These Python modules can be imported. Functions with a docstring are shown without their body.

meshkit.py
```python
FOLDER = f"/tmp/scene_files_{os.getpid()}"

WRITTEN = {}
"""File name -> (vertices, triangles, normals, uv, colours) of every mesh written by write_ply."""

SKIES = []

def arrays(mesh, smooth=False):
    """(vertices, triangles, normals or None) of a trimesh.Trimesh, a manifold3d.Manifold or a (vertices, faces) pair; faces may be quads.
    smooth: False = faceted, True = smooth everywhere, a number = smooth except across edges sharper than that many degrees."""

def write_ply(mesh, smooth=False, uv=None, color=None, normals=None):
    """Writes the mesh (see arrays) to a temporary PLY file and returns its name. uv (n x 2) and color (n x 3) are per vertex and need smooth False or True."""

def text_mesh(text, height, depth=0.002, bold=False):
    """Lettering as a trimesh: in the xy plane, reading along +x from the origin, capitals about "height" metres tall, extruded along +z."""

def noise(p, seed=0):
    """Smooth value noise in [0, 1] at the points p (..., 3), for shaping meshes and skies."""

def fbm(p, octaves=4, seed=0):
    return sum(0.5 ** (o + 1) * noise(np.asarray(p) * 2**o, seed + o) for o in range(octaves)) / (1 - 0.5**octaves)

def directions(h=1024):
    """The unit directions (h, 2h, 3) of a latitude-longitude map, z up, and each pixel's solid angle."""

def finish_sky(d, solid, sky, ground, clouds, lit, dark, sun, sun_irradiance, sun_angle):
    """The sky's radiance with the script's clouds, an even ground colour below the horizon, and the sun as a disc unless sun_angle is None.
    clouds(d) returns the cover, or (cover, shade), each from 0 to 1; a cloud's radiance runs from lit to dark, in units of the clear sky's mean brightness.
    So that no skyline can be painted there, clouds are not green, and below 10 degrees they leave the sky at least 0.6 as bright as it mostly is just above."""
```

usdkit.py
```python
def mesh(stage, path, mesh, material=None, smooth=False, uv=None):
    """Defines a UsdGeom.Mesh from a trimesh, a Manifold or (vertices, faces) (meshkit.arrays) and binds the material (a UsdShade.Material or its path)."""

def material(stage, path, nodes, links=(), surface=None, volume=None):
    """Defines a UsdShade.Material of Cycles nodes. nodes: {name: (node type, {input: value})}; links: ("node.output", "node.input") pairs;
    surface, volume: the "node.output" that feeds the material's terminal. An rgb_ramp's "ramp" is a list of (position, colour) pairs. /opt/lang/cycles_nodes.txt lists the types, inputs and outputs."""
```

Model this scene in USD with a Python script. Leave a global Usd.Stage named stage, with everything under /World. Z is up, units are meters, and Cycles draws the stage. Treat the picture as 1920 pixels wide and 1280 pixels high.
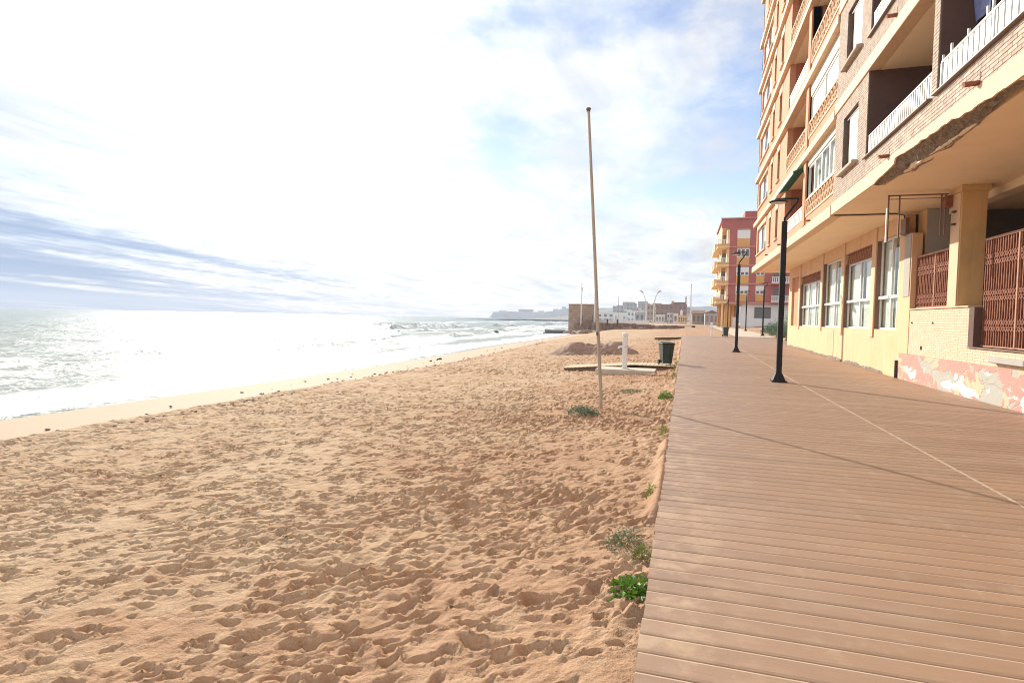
import math
import numpy as np
import trimesh
import usdkit
import meshkit
from meshkit import noise, fbm
from pxr import Usd, UsdGeom, UsdLux, UsdShade, Gf, Sdf, Vt

stage = Usd.Stage.CreateInMemory()
UsdGeom.SetStageUpAxis(stage, UsdGeom.Tokens.z)
UsdGeom.SetStageMetersPerUnit(stage, 1.0)
W = UsdGeom.Xform.Define(stage, '/World').GetPrim()
stage.SetDefaultPrim(W)
UsdGeom.Scope.Define(stage, '/World/Looks')

# ------------------------------------------------------------------ camera
# x to the right across the promenade, y along it, z up; the promenade deck is z = 0
EXPOSURE = 0.95
cam = UsdGeom.Camera.Define(stage, '/World/camera')
cam.CreateHorizontalApertureAttr(36.0)
cam.CreateFocalLengthAttr(36.0 * 1085.0 / 1920.0)
cam.CreateClippingRangeAttr(Gf.Vec2f(0.05, 50000.0))
cam.CreateExposureAttr(EXPOSURE)
cam.CreateFStopAttr(0.0)
RIGHT = np.array([0.9580, 0.2860, 0.0203])
BACK = np.array([0.2850, -0.9576, 0.0411])
RIGHT /= np.linalg.norm(RIGHT)
BACK -= RIGHT * BACK.dot(RIGHT); BACK /= np.linalg.norm(BACK)
UPV = np.cross(BACK, RIGHT)
cam.AddTransformOp().Set(Gf.Matrix4d(*RIGHT, 0, *UPV, 0, *BACK, 0, 0, 0, 1.6, 1))

# ------------------------------------------------------------------ node graph helper
class Ref(str):
    pass
OUT = dict(noise_texture='fac', voronoi_texture='distance', wave_texture='fac', brick_texture='color', math='value', mix_color='result', mix_float='result',
           map_range='result', combine_xyz='vector', mapping='vector', geometry='position', texture_coordinate='object', bump='normal', rgb_ramp='color',
           principled_bsdf='BSDF', translucent_bsdf='BSDF', diffuse_bsdf='BSDF', glossy_bsdf='BSDF', transparent_bsdf='BSDF', mix_closure='closure', add_closure='closure', sky_texture='color',
           background_shader='background', vector_math='vector', object_info='random', attribute='fac', clamp='result', fresnel='fac', layer_weight='fresnel',
           white_noise_texture='value', principled_volume='volume', gradient_texture='fac', emission='emission', hsv='color', color='color', value='value')
class G:
    def __init__(s):
        s.nodes, s.links, s.n = {}, [], 0
    def __call__(s, kind, out=None, **inp):
        s.n += 1
        name = f'{kind}_{s.n}'
        vals = {}
        for k, v in inp.items():
            if isinstance(v, Ref):
                s.links.append((str(v), f'{name}.{k}'))
            else:
                vals[k] = v
        s.nodes[name] = (kind, vals)
        return Ref(f'{name}.{out or OUT[kind]}')
    def pick(s, ref, out):
        return Ref(ref.split('.')[0] + '.' + out)
    def m(s, op, a, b=0.5, c=0.0, clamp=False):
        return s('math', math_type=op, value1=a, value2=b, value3=c, use_clamp=clamp)
    def ss(s, v, a, b, lo=0.0, hi=1.0):
        return s('map_range', range_type='smoothstep', value=v, from_min=a, from_max=b, to_min=lo, to_max=hi, clamp=True)
    def lin(s, v, a, b, lo=0.0, hi=1.0):
        return s('map_range', range_type='linear', value=v, from_min=a, from_max=b, to_min=lo, to_max=hi, clamp=True)
    def mix(s, f, a, b, blend='mix'):
        return s('mix_color', blend_type=blend, fac=f, a=a, b=b)
    def pos(s, scale=(1, 1, 1), loc=(0, 0, 0), rot=(0, 0, 0)):
        p = s('geometry')
        return s('mapping', vector=p, scale=scale, location=loc, rotation=rot)
    def noise(s, vec, scale, detail=3.0, rough=0.5, dist=0.0):
        return s('noise_texture', vector=vec, scale=scale, detail=detail, roughness=rough, distortion=dist)
    def done(s, name, surface=None, volume=None):
        return usdkit.material(stage, f'/World/Looks/{name}', s.nodes, s.links, surface=str(surface) if surface else None, volume=str(volume) if volume else None)

# ------------------------------------------------------------------ sky and sun
SUN_AZ, SUN_EL = math.radians(-40.0), math.radians(23.5)      # azimuth measured from +y towards +x
SUN = np.array([math.sin(SUN_AZ) * math.cos(SUN_EL), math.cos(SUN_AZ) * math.cos(SUN_EL), math.sin(SUN_EL)])

def sky_material():
    g = G()
    d = g('texture_coordinate', out='generated')
    d = g('vector_math', math_type='normalize', vector1=d)
    xyz = g('separate_xyz', out='x', vector=d)
    x, y, z = xyz, g.pick(xyz, 'y'), g.pick(xyz, 'z')
    sky = g('sky_texture', sky_type='single_scattering', sun_disc=False, sun_elevation=SUN_EL, sun_rotation=SUN_AZ, altitude=0.0, air_density=1.0, aerosol_density=AEROSOL, ozone_density=1.0)
    zc = g.m('add', g.m('maximum', z, 0.0), 0.07)
    u, v = g.m('divide', x, zc), g.m('divide', y, zc)
    plane = g('combine_xyz', x=u, y=v, z=0.0)
    # banks of cloud, drawn out along the wind
    st = g('mapping', vector=plane, rotation=(0, 0, math.radians(-20)), scale=(1.0, 0.42, 1.0))
    warp = g.noise(plane, 0.5, 3.0)
    stw = g('vector_math', math_type='add', vector1=st, vector2=g('combine_xyz', x=warp, y=warp, z=0.0))
    n1 = g.noise(stw, 0.85, 7.0, 0.58)
    n2 = g.noise(st, 2.6, 6.0, 0.6)
    n3 = g.noise(plane, 5.0, 5.0, 0.62)
    field = g.m('add', g.m('multiply', n1, 0.48), g.m('add', g.m('multiply', n2, 0.28), g.m('multiply', n3, 0.24)))
    # the cover thins out in some directions
    def blob(az, el, raz, rel):
        a, e = math.radians(az), math.radians(el)
        c = np.array([math.sin(a) * math.cos(e), math.cos(a) * math.cos(e), math.sin(e)])
        rt = np.array([math.cos(a), -math.sin(a), 0.0]); up = np.cross(rt, c)
        def dot(w): return g('vector_math', out='value', math_type='dot_product', vector1=d, vector2=tuple(w))
        p, q, w = dot(rt), dot(up), dot(c)
        r2 = g.m('add', g.m('power', g.m('divide', p, raz), 2.0), g.m('power', g.m('divide', q, rel), 2.0))
        return g.m('multiply', g.m('exponent', g.m('multiply', r2, -1.0)), g.m('greater_than', w, 0.0))
    open_ = None
    for args, k in OPEN_MORE:
        o = g.m('multiply', blob(*args), k)
        open_ = o if open_ is None else g.m('add', open_, o)
    t = g.m('subtract', g.m('add', field, COVER_BIAS), open_)
    cover = g.ss(t, 0.36, 0.60)
    sd = g('vector_math', out='value', math_type='dot_product', vector1=d, vector2=tuple(SUN))
    glow = g.m('power', g.m('maximum', sd, 0.0), 14.0)
    glow2 = g.m('power', g.m('maximum', sd, 0.0), 3.0)
    lum = g.m('multiply_add', glow, CLOUD_GLOW, g.m('multiply_add', glow2, CLOUD_GLOW2, CLOUD_BASE))
    thick = g.ss(g.noise(stw, 2.1, 7.0, 0.62), 0.35, 0.65, 0.84, 1.10)
    lum = g.m('multiply', lum, thick)
    thin = g.m('multiply', g.ss(g.noise(g('mapping', vector=plane, location=(3.1, 1.7, 0), rotation=(0, 0, 0.5), scale=(0.9, 0.5, 1.0)), 1.5, 7.0, 0.62), 0.40, 0.68), g.lin(sd, 0.60, 0.95, 1.0, 0.3))
    tint = g('mix_vector', out='result', fac=thin, a=(1.0, 0.99, 0.975), b=(0.70, 0.835, 1.02))
    cl = g('vector_math', math_type='scale', vector1=tint, scale=lum)
    # a bank of thicker, blue grey cloud lies low over the sea
    az = g.m('arctan2', x, y)
    reach = g.m('minimum', g.lin(az, math.radians(-74), math.radians(-22), 0.33, 0.010), g.lin(az, math.radians(-150), math.radians(-95), 0.0, 0.33))
    streak = g.noise(g('mapping', vector=plane, rotation=(0, 0, math.radians(-28)), scale=(1.0, 0.16, 1.0)), 1.15, 6.0, 0.6)
    fringe = g.noise(st, 3.0, 5.0, 0.6)
    sh = g.m('add', g.m('subtract', reach, z), g.m('add', g.m('multiply', g.m('subtract', streak, 0.5), 0.52), g.m('multiply', g.m('subtract', fringe, 0.5), 0.09)))
    sh = g.m('multiply', g.ss(sh, -0.06, 0.20), g.ss(reach, 0.0, 0.05))
    cl = g('mix_vector', out='result', fac=g.m('multiply', sh, 0.92), a=cl, b=SHADE_COL)
    cover = g.m('maximum', cover, g.m('maximum', sh, g.ss(z, 0.10, 0.02, 0.0, 0.8)))
    col = g('mix_vector', out='result', fac=cover, a=g('vector_math', math_type='multiply', vector1=sky, vector2=(0.97, 0.88, 0.92)), b=cl)
    return g.done('sky_air', g('background_shader', color=col, strength=SKY_STRENGTH))

SKY_STRENGTH = 0.10
COVER_BIAS = 0.06
OPEN_MORE = [((-18.0, 16.5, 0.085, 0.08), 0.21), ((5.0, 20.0, 0.11, 0.08), 0.11), ((0.5, 12.5, 0.09, 0.03), 0.12), ((-8.0, 27.0, 0.14, 0.05), 0.13), ((-22.0, 25.0, 0.08, 0.04), 0.09), ((-26.0, 14.0, 0.10, 0.03), 0.10), ((25.0, 22.0, 0.25, 0.2), 0.12)]
CLOUD_BASE, CLOUD_GLOW, CLOUD_GLOW2 = 4.95, 3.4, 0.7
SHADE_COL = (1.65, 2.35, 3.7)
AEROSOL = 0.12

def tag(o, label=None, cat=None, group=None, kind=None):
    p = o.GetPrim() if hasattr(o, 'GetPrim') else o
    for k, v in (('label', label), ('category', cat), ('group', group), ('kind', kind)):
        if v:
            p.SetCustomDataByKey(k, v)
    return p

dome = UsdLux.DomeLight.Define(stage, '/World/sky')
dome.CreateIntensityAttr(1.0)
UsdShade.MaterialBindingAPI.Apply(dome.GetPrim()).Bind(sky_material())
tag(dome, 'bright winter sky with broken white cloud and a blue grey bank low over the sea', 'sky', kind='structure')
sun = UsdLux.DistantLight.Define(stage, '/World/sun')
sun.CreateIntensityAttr(0.95)
sun.CreateAngleAttr(0.53)
sun.CreateColorAttr(Gf.Vec3f(1.0, 0.93, 0.82))
sun.CreateNormalizeAttr(True)
zx = SUN / np.linalg.norm(SUN)
xx = np.cross([0, 0, 1.0], zx); xx /= np.linalg.norm(xx)
yx = np.cross(zx, xx)
sun.AddTransformOp().Set(Gf.Matrix4d(*xx, 0, *yx, 0, *zx, 0, 0, 0, 60, 1))

# ------------------------------------------------------------------ mesh helpers
USED = {}
def path_for(parent, name):
    base = str(parent.GetPath()) if parent is not None else '/World'
    key = f'{base}/{name}'
    n = USED.get(key, 0)
    USED[key] = n + 1
    return key if n == 0 else f'{key}_{n:03d}'

def prim_of(o):
    return o.GetPrim() if hasattr(o, 'GetPrim') else o

def obj(name, mesh, mat, parent=None, smooth=False, label=None, cat=None, group=None, kind=None, primvars=None):
    m = usdkit.mesh(stage, path_for(prim_of(parent) if parent is not None else None, name), mesh, mat, smooth=smooth)
    for k, arr in (primvars or {}).items():
        UsdGeom.PrimvarsAPI(m).CreatePrimvar(k, Sdf.ValueTypeNames.FloatArray, 'vertex').Set(Vt.FloatArray.FromNumpy(np.asarray(arr, np.float32)))
    return tag(m, label, cat, group, kind)

def thing(name, label, cat, loc=(0, 0, 0), rz=0.0, group=None, kind=None):
    x = UsdGeom.Xform.Define(stage, path_for(None, name))
    x.AddTranslateOp().Set(Gf.Vec3d(*map(float, loc)))
    if rz:
        x.AddRotateZOp().Set(math.degrees(rz))
    return tag(x, label, cat, group, kind)

def dup(root, loc, rz, label):
    was = root.GetCustomData()
    r = thing(root.GetName(), label, was['category'], loc, rz, was.get('group'))
    r.GetReferences().AddInternalReference(root.GetPath())
    tag(r, label)
    r.SetInstanceable(True)
    return r

BOX_F = np.array([[0, 2, 1], [0, 3, 2], [4, 5, 6], [4, 6, 7], [0, 1, 5], [0, 5, 4], [1, 2, 6], [1, 6, 5], [2, 3, 7], [2, 7, 6], [3, 0, 4], [3, 4, 7]])
class MB:
    def __init__(s):
        s.v, s.f, s.n = [], [], 0
    def add(s, v, f):
        v = np.asarray(v, float); f = np.asarray(f, int)
        if f.shape[1] == 4:
            f = np.vstack([f[:, [0, 1, 2]], f[:, [0, 2, 3]]])
        s.v.append(v); s.f.append(f + s.n); s.n += len(v)
        return s
    def tm(s, m):
        return s.add(m.vertices, m.faces)
    def box(s, x0, x1, y0, y1, z0, z1):
        v = [[x0, y0, z0], [x1, y0, z0], [x1, y1, z0], [x0, y1, z0], [x0, y0, z1], [x1, y0, z1], [x1, y1, z1], [x0, y1, z1]]
        return s.add(v, BOX_F)
    def bev(s, x0, x1, y0, y1, z0, z1, b=0.01):
        """a box with chamfered edges (hull of three boxes' corners)"""
        pts = []
        for X, Y, Z in ((0, b, b), (b, 0, b), (b, b, 0)):
            for i in (x0 + X, x1 - X):
                for j in (y0 + Y, y1 - Y):
                    for k in (z0 + Z, z1 - Z):
                        pts.append((i, j, k))
        h = trimesh.convex.convex_hull(np.array(pts))
        return s.tm(h)
    def tube(s, pts, r, sides=8, cap=True):
        p = np.asarray(pts, float)
        r = np.broadcast_to(r, (len(p),))
        t = np.gradient(p, axis=0); t /= np.linalg.norm(t, axis=1, keepdims=True) + 1e-12
        ref = np.array([0, 0, 1.0]) if abs(t[0][2]) < 0.9 else np.array([1.0, 0, 0])
        a = np.cross(t, ref); a /= np.linalg.norm(a, axis=1, keepdims=True) + 1e-12
        b = np.cross(t, a)
        ang = (np.arange(sides) + 0.5) * 2 * np.pi / sides
        v = p[:, None] + r[:, None, None] * (np.cos(ang)[None, :, None] * a[:, None] + np.sin(ang)[None, :, None] * b[:, None])
        i, j = np.meshgrid(np.arange(len(p) - 1), np.arange(sides), indexing='ij')
        q = np.stack([i * sides + j, i * sides + (j + 1) % sides, (i + 1) * sides + (j + 1) % sides, (i + 1) * sides + j], -1).reshape(-1, 4)
        v = v.reshape(-1, 3)
        f = [q[:, [0, 2, 1]], q[:, [0, 3, 2]]]
        if cap:
            v = np.vstack([v, p[:1], p[-1:]])
            c0, c1 = len(v) - 2, len(v) - 1
            k = np.arange(sides)
            f.append(np.stack([np.full(sides, c0), k, (k + 1) % sides], 1))
            L = (len(p) - 1) * sides
            f.append(np.stack([np.full(sides, c1), L + (k + 1) % sides, L + k], 1))
        return s.add(v, np.vstack(f))
    def frus(s, cx, cy, z0, z1, r0, r1, sides=4, rot=None):
        """frustum; with 4 sides r is half the side's width"""
        k = 1.0 / math.cos(math.pi / sides) if sides == 4 else 1.0
        ang = (np.arange(sides) + (0.5 if rot is None else rot)) * 2 * np.pi / sides
        v = [[cx + r * k * math.cos(t), cy + r * k * math.sin(t), z] for z, r in ((z0, r0), (z1, r1)) for t in ang]
        f = []
        for i in range(sides):
            j = (i + 1) % sides
            f += [[i, j, sides + j], [i, sides + j, sides + i]]
        for i in range(1, sides - 1):
            f += [[0, i + 1, i], [sides, sides + i, sides + i + 1]]
        return s.add(v, f)
    def prism_y(s, poly, y0, y1):
        """polygon of (x, z) extruded along y"""
        from shapely.geometry import Polygon
        m = trimesh.creation.extrude_polygon(Polygon(poly), y1 - y0, engine='earcut')
        v = m.vertices
        return s.add(np.stack([v[:, 0], y1 - v[:, 2], v[:, 1]], 1), m.faces)
    def prism_x(s, poly, x0, x1):
        """polygon of (y, z) extruded along x"""
        from shapely.geometry import Polygon
        m = trimesh.creation.extrude_polygon(Polygon(poly), x1 - x0, engine='earcut')
        v = m.vertices
        return s.add(np.stack([x0 + v[:, 2], v[:, 0], v[:, 1]], 1), m.faces)
    def mesh(s):
        return np.vstack(s.v), np.vstack(s.f)
    def build(s, name, mat, parent=None, **k):
        if not s.v:
            return None
        return obj(name, s.mesh(), mat, parent, **k)

def wall_x(x0, x1, y0, y1, z0, z1, holes=()):
    """a wall slab between planes x0 and x1, with rectangular openings (ya, yb, za, zb)"""
    mb = MB()
    zs = sorted({z0, z1, *[h[2] for h in holes], *[h[3] for h in holes]})
    zs = [z for z in zs if z0 <= z <= z1]
    for za, zb in zip(zs[:-1], zs[1:]):
        cuts = sorted([(h[0], h[1]) for h in holes if h[2] < zb - 1e-6 and h[3] > za + 1e-6])
        y = y0
        for a, b in cuts:
            if a > y + 1e-6:
                mb.box(x0, x1, y, a, za, zb)
            y = max(y, b)
        if y < y1 - 1e-6:
            mb.box(x0, x1, y, y1, za, zb)
    return mb

def grid_mesh(xs, ys, Z):
    X, Y = np.meshgrid(xs, ys)
    v = np.stack([X.ravel(), Y.ravel(), Z.ravel()], 1)
    nx, ny = len(xs), len(ys)
    i, j = np.meshgrid(np.arange(ny - 1), np.arange(nx - 1), indexing='ij')
    a = (i * nx + j).ravel()
    q = np.stack([a, a + 1, a + nx + 1, a + nx], 1)
    return v, q

def sstep(a, b, x):
    t = np.clip((np.asarray(x, float) - a) / (b - a), 0, 1)
    return t * t * (3 - 2 * t)

def jitter_rock(center, size, seed, sub=2, rough=0.35):
    m = trimesh.creation.icosphere(subdivisions=sub, radius=1.0)
    v = m.vertices
    n = fbm(v * 1.7 + seed * 7.3, 3, seed)
    v = v * (1 - rough + 2 * rough * n)[:, None] * np.asarray(size) + np.asarray(center)
    return v, m.faces
# ------------------------------------------------------------------ materials
def plain(name, col, rough=0.6, var=0.15, scale=3.0, bump=0.0, bscale=30.0, metal=0.0, spec=0.5, stretch=(1, 1, 1), dirt=None, dirt_scale=0.8, dirt_at=(0.5, 0.75), rnd=0.0, streak=0.0):
    """a painted / plastered / metal surface whose colour wanders a little"""
    g = G()
    p = g.pos(stretch)
    n = g.noise(p, scale, 5.0, 0.6)
    c = np.array(col)
    colr = g('rgb_ramp', fac=n, ramp=[(0.25, tuple(c * (1 - var))), (0.5, tuple(c)), (0.75, tuple(np.minimum(c * (1 + var), 0.95)))])
    if dirt is not None:
        dn = g.noise(g.pos(stretch, (3, 7, 1)), dirt_scale, 6.0, 0.62)
        colr = g.mix(g.ss(dn, *dirt_at), colr, dirt)
    if streak:
        sn = g.noise(g.pos((2.6, 2.6, 0.16)), 2.2, 5.0, 0.65)
        colr = g.mix(g.ss(sn, 0.52, 0.74, 0.0, streak), colr, tuple(c * 0.55))
    if rnd:
        r = g('object_info')
        colr = g('hsv', hue=0.5, saturation=1.0, value=g.lin(r, 0, 1, 1 - rnd, 1 + rnd), fac=1.0, color=colr)
    kw = {}
    if bump:
        kw['normal'] = g('bump', height=g.noise(g.pos(stretch), bscale, 4.0, 0.6), strength=0.6, distance=bump)
    return g.done(name, g('principled_bsdf', base_color=colr, roughness=rough, metallic=metal, specular_ior_level=spec, **kw))

def brick_mat(name, c1, c2, mortar, scale=1.0, bw=0.25, rh=0.065, ms=0.008, axis='yz', bump=0.004):
    g = G()
    p = g('geometry')
    xyz = g('separate_xyz', out='x', vector=p)
    y, z = g.pick(xyz, 'y' if axis == 'yz' else 'x'), g.pick(xyz, 'z')
    vec = g('combine_xyz', x=y, y=z, z=0.0)
    b = g('brick_texture', vector=vec, color1=c1, color2=c2, mortar=mortar, scale=scale, mortar_size=ms, mortar_smooth=0.1, bias=0.0, brick_width=bw, row_height=rh)
    n = g.noise(g.pos(), 1.3, 5.0, 0.6)
    col = g.mix(g.ss(n, 0.45, 0.8, 0.0, 0.35), b, tuple(np.array(c1) * 0.55))
    nrm = g('bump', height=g.pick(b, 'fac'), strength=0.8, distance=bump, invert=True)
    return g.done(name, g('principled_bsdf', base_color=col, roughness=0.85, normal=nrm))

def sand_mat(name):
    g = G()
    p = g('geometry')
    big = g.noise(p, 0.35, 4.0, 0.6)
    mid = g.noise(p, 2.4, 4.0, 0.6)
    fine = g.noise(p, 52.0, 4.0, 0.75)
    x = g('separate_xyz', out='x', vector=p)
    red = g.ss(x, -5.5, -0.6)
    mixv = g.m('add', g.m('multiply', big, 0.55), g.m('add', g.m('multiply', mid, 0.45), g.m('multiply', red, 0.16)))
    c = g('rgb_ramp', fac=mixv, ramp=[(0.30, (0.57, 0.435, 0.30)), (0.48, (0.54, 0.385, 0.248)), (0.62, (0.475, 0.30, 0.185)), (0.8, (0.39, 0.225, 0.135))])
    c = g.mix(g.ss(fine, 0.35, 0.7, 0.0, 0.30), c, (0.27, 0.165, 0.10))
    grit = g.m('multiply', g.ss(g.noise(p, 95.0, 2.0, 0.6), 0.54, 0.66), g.ss(g.noise(p, 5.0, 4.0, 0.6), 0.42, 0.62))
    c = g.mix(g.m('multiply', grit, 0.6), c, (0.20, 0.12, 0.075))
    speck = g('voronoi_texture', vector=p, scale=26.0, randomness=1.0)
    c = g.mix(g.ss(speck, 0.04, 0.10, 0.55, 0.0), c, (0.60, 0.52, 0.42))
    wet = g('attribute', attribute='wet')
    c = g.mix(wet, c, (0.52, 0.39, 0.285))
    rough = g.lin(wet, 0, 1, 0.95, 0.85)
    h = g.m('add', g.m('multiply', fine, 0.4), g.m('multiply', g.noise(p, 11.0, 4.0, 0.65), 1.0))
    h = g.m('multiply', h, g.lin(wet, 0, 1, 1.0, 0.12))
    nrm = g('bump', height=h, strength=0.9, distance=0.03)
    return g.done(name, g('principled_bsdf', base_color=c, roughness=rough, specular_ior_level=g.lin(wet, 0, 1, 0.12, 0.08), normal=nrm))

def deck_mat(name, k=1.04, rnd=0.085):
    g = G()
    p = g('geometry')
    grain = g.noise(g.pos((1.2, 60, 1)), 3.0, 4.0, 0.6)
    blot = g.noise(g.pos((0.8, 1.4, 1)), 1.1, 5.0, 0.62)
    spots = g('voronoi_texture', vector=p, scale=1.9, randomness=1.0)
    c = g('rgb_ramp', fac=grain, ramp=[(0.3, tuple(k * np.array((0.272, 0.170, 0.108)))), (0.7, tuple(k * np.array((0.325, 0.208, 0.135))))])
    c = g.mix(g.ss(blot, 0.48, 0.78, 0.0, 0.5), c, tuple(k * np.array((0.385, 0.275, 0.195))))
    c = g.mix(g.ss(spots, 0.02, 0.06, 0.5, 0.0), c, (0.45, 0.34, 0.25))
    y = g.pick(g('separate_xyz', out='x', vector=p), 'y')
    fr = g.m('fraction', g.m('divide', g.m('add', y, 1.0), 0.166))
    edge = g.m('maximum', g.ss(fr, 0.865, 0.90, 0.0, 1.0), g.ss(fr, 0.075, 0.05, 0.0, 0.35))  # sunlit highlight along board edges painted into the colour, strongest on far side
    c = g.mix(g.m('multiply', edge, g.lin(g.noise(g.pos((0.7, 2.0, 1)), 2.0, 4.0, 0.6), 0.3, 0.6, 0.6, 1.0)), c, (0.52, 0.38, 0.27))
    dust = g.noise(g.pos((1.6, 1.0, 1)), 2.3, 6.0, 0.7)
    c = g.mix(g.ss(dust, 0.52, 0.75, 0.0, 0.45), c, (0.44, 0.335, 0.24))
    x = g('separate_xyz', out='x', vector=p)
    drift = g.m('multiply', g.ss(x, 0.75, -0.17), g.ss(g.noise(p, 3.2, 6.0, 0.68), 0.44, 0.66))
    c = g.mix(g.m('multiply', drift, 0.75), c, (0.50, 0.35, 0.225))
    r = g('object_info')
    c = g('hsv', hue=0.5, saturation=1.0, value=g.lin(r, 0, 1, 1 - rnd, 1 + rnd), fac=1.0, color=c)
    nrm = g('bump', height=grain, strength=0.25, distance=0.002)
    return g.done(name, g('principled_bsdf', base_color=c, roughness=g.lin(blot, 0.3, 0.7, 0.42, 0.6), specular_ior_level=0.5, normal=nrm))

def water_mat(name):
    g = G()
    p = g('geometry')
    x = g('separate_xyz', out='x', vector=p)
    far = g.ss(x, -25.0, -500.0)
    w1 = g.noise(g.pos((1.0, 0.35, 1), rot=(0, 0, 0.1)), 0.55, 4.0, 0.6)
    w2 = g.noise(g.pos((1.0, 0.55, 1), rot=(0, 0, -0.2)), 2.6, 4.0, 0.6)
    h = g.m('add', g.m('multiply', w1, 1.0), g.m('multiply', w2, 0.30))
    nrm = g('bump', height=h, strength=1.0, distance=0.6)
    deep = g.mix(g.ss(x, -150.0, -18.0), (0.29, 0.34, 0.345), (0.33, 0.365, 0.345))
    wat = g('principled_bsdf', base_color=deep, roughness=0.36, ior=1.33, specular_ior_level=0.07, normal=nrm)
    foam = g('attribute', attribute='foam')
    lace = g.noise(g.pos((1.0, 0.5, 1)), 1.6, 7.0, 0.68)
    lace2 = g('voronoi_texture', vector=g.pos((1.0, 0.6, 1)), scale=2.2, feature='distance_to_edge')
    f = g.m('add', foam, g.m('add', g.m('multiply', g.m('subtract', lace, 0.5), 1.5), g.ss(lace2, 0.0, 0.12, 0.12, 0.0)))
    fac = g.m('multiply', g.ss(f, 0.42, 0.62), g.ss(foam, 0.02, 0.2))
    fo = g('principled_bsdf', base_color=(0.80, 0.80, 0.78), roughness=0.7)
    return g.done(name, g('mix_closure', fac=fac, closure1=wat, closure2=fo))

def peel_mat(name):
    """pink plaster flaking to grey render, cream and white"""
    g = G()
    p = g('geometry')
    z = g('separate_xyz', out='z', vector=p)
    sc = (1, 0.55, 1.1)
    a = g.noise(g.pos(sc), 1.5, 4.0, 0.55, 0.8)
    b = g.noise(g.pos(sc, (4, 9, 2)), 1.15, 4.0, 0.55, 0.8)
    c = g.noise(g.pos(sc, (14, 3, 7)), 1.7, 5.0, 0.6, 0.5)
    f = g.noise(p, 9.0, 4.0, 0.6)
    pink = g.mix(f, (0.52, 0.205, 0.165), (0.62, 0.31, 0.25))
    col = g.mix(g.ss(a, 0.545, 0.60), pink, g.mix(f, (0.50, 0.40, 0.25), (0.58, 0.48, 0.32)))
    col = g.mix(g.ss(b, 0.565, 0.62), col, g.mix(f, (0.36, 0.34, 0.28), (0.45, 0.42, 0.36)))
    wz = g.m('subtract', c, g.m('multiply', g.m('absolute', g.m('subtract', z, 0.22)), 0.35))
    col = g.mix(g.ss(wz, 0.49, 0.53), col, g.mix(f, (0.66, 0.61, 0.53), (0.76, 0.72, 0.66)))
    h = g.m('add', g.ss(a, 0.555, 0.575), g.m('add', g.ss(b, 0.58, 0.60), g.ss(wz, 0.50, 0.515)))
    nrm = g('bump', height=h, strength=0.7, distance=0.012, invert=True)
    return g.done(name, g('principled_bsdf', base_color=col, roughness=0.85, normal=nrm))

def leaf_mat(name, c1, c2, trans=0.3):
    g = G()
    n = g.noise(g('geometry'), 14.0, 3.0)
    r = g('geometry', out='random_per_island')
    col = g.mix(r, c1, c2)
    col = g.mix(g.ss(n, 0.4, 0.7, 0, 0.4), col, tuple(np.array(c1) * 0.6))
    a = g('principled_bsdf', base_color=col, roughness=0.5, specular_ior_level=0.35)
    b = g('translucent_bsdf', color=col)
    return g.done(name, g('mix_closure', fac=trans, closure1=a, closure2=b))

def pane_mat(name):
    g = G()
    fr = g.m('multiply', g('fresnel', IOR=1.5), g.m('subtract', 1.0, g('geometry', out='backfacing')))
    return g.done(name, g('mix_closure', fac=fr, closure1=g('transparent_bsdf', color=(0.92, 0.95, 0.93)), closure2=g('glossy_bsdf', color=(1, 1, 1), roughness=0.03)))

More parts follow.
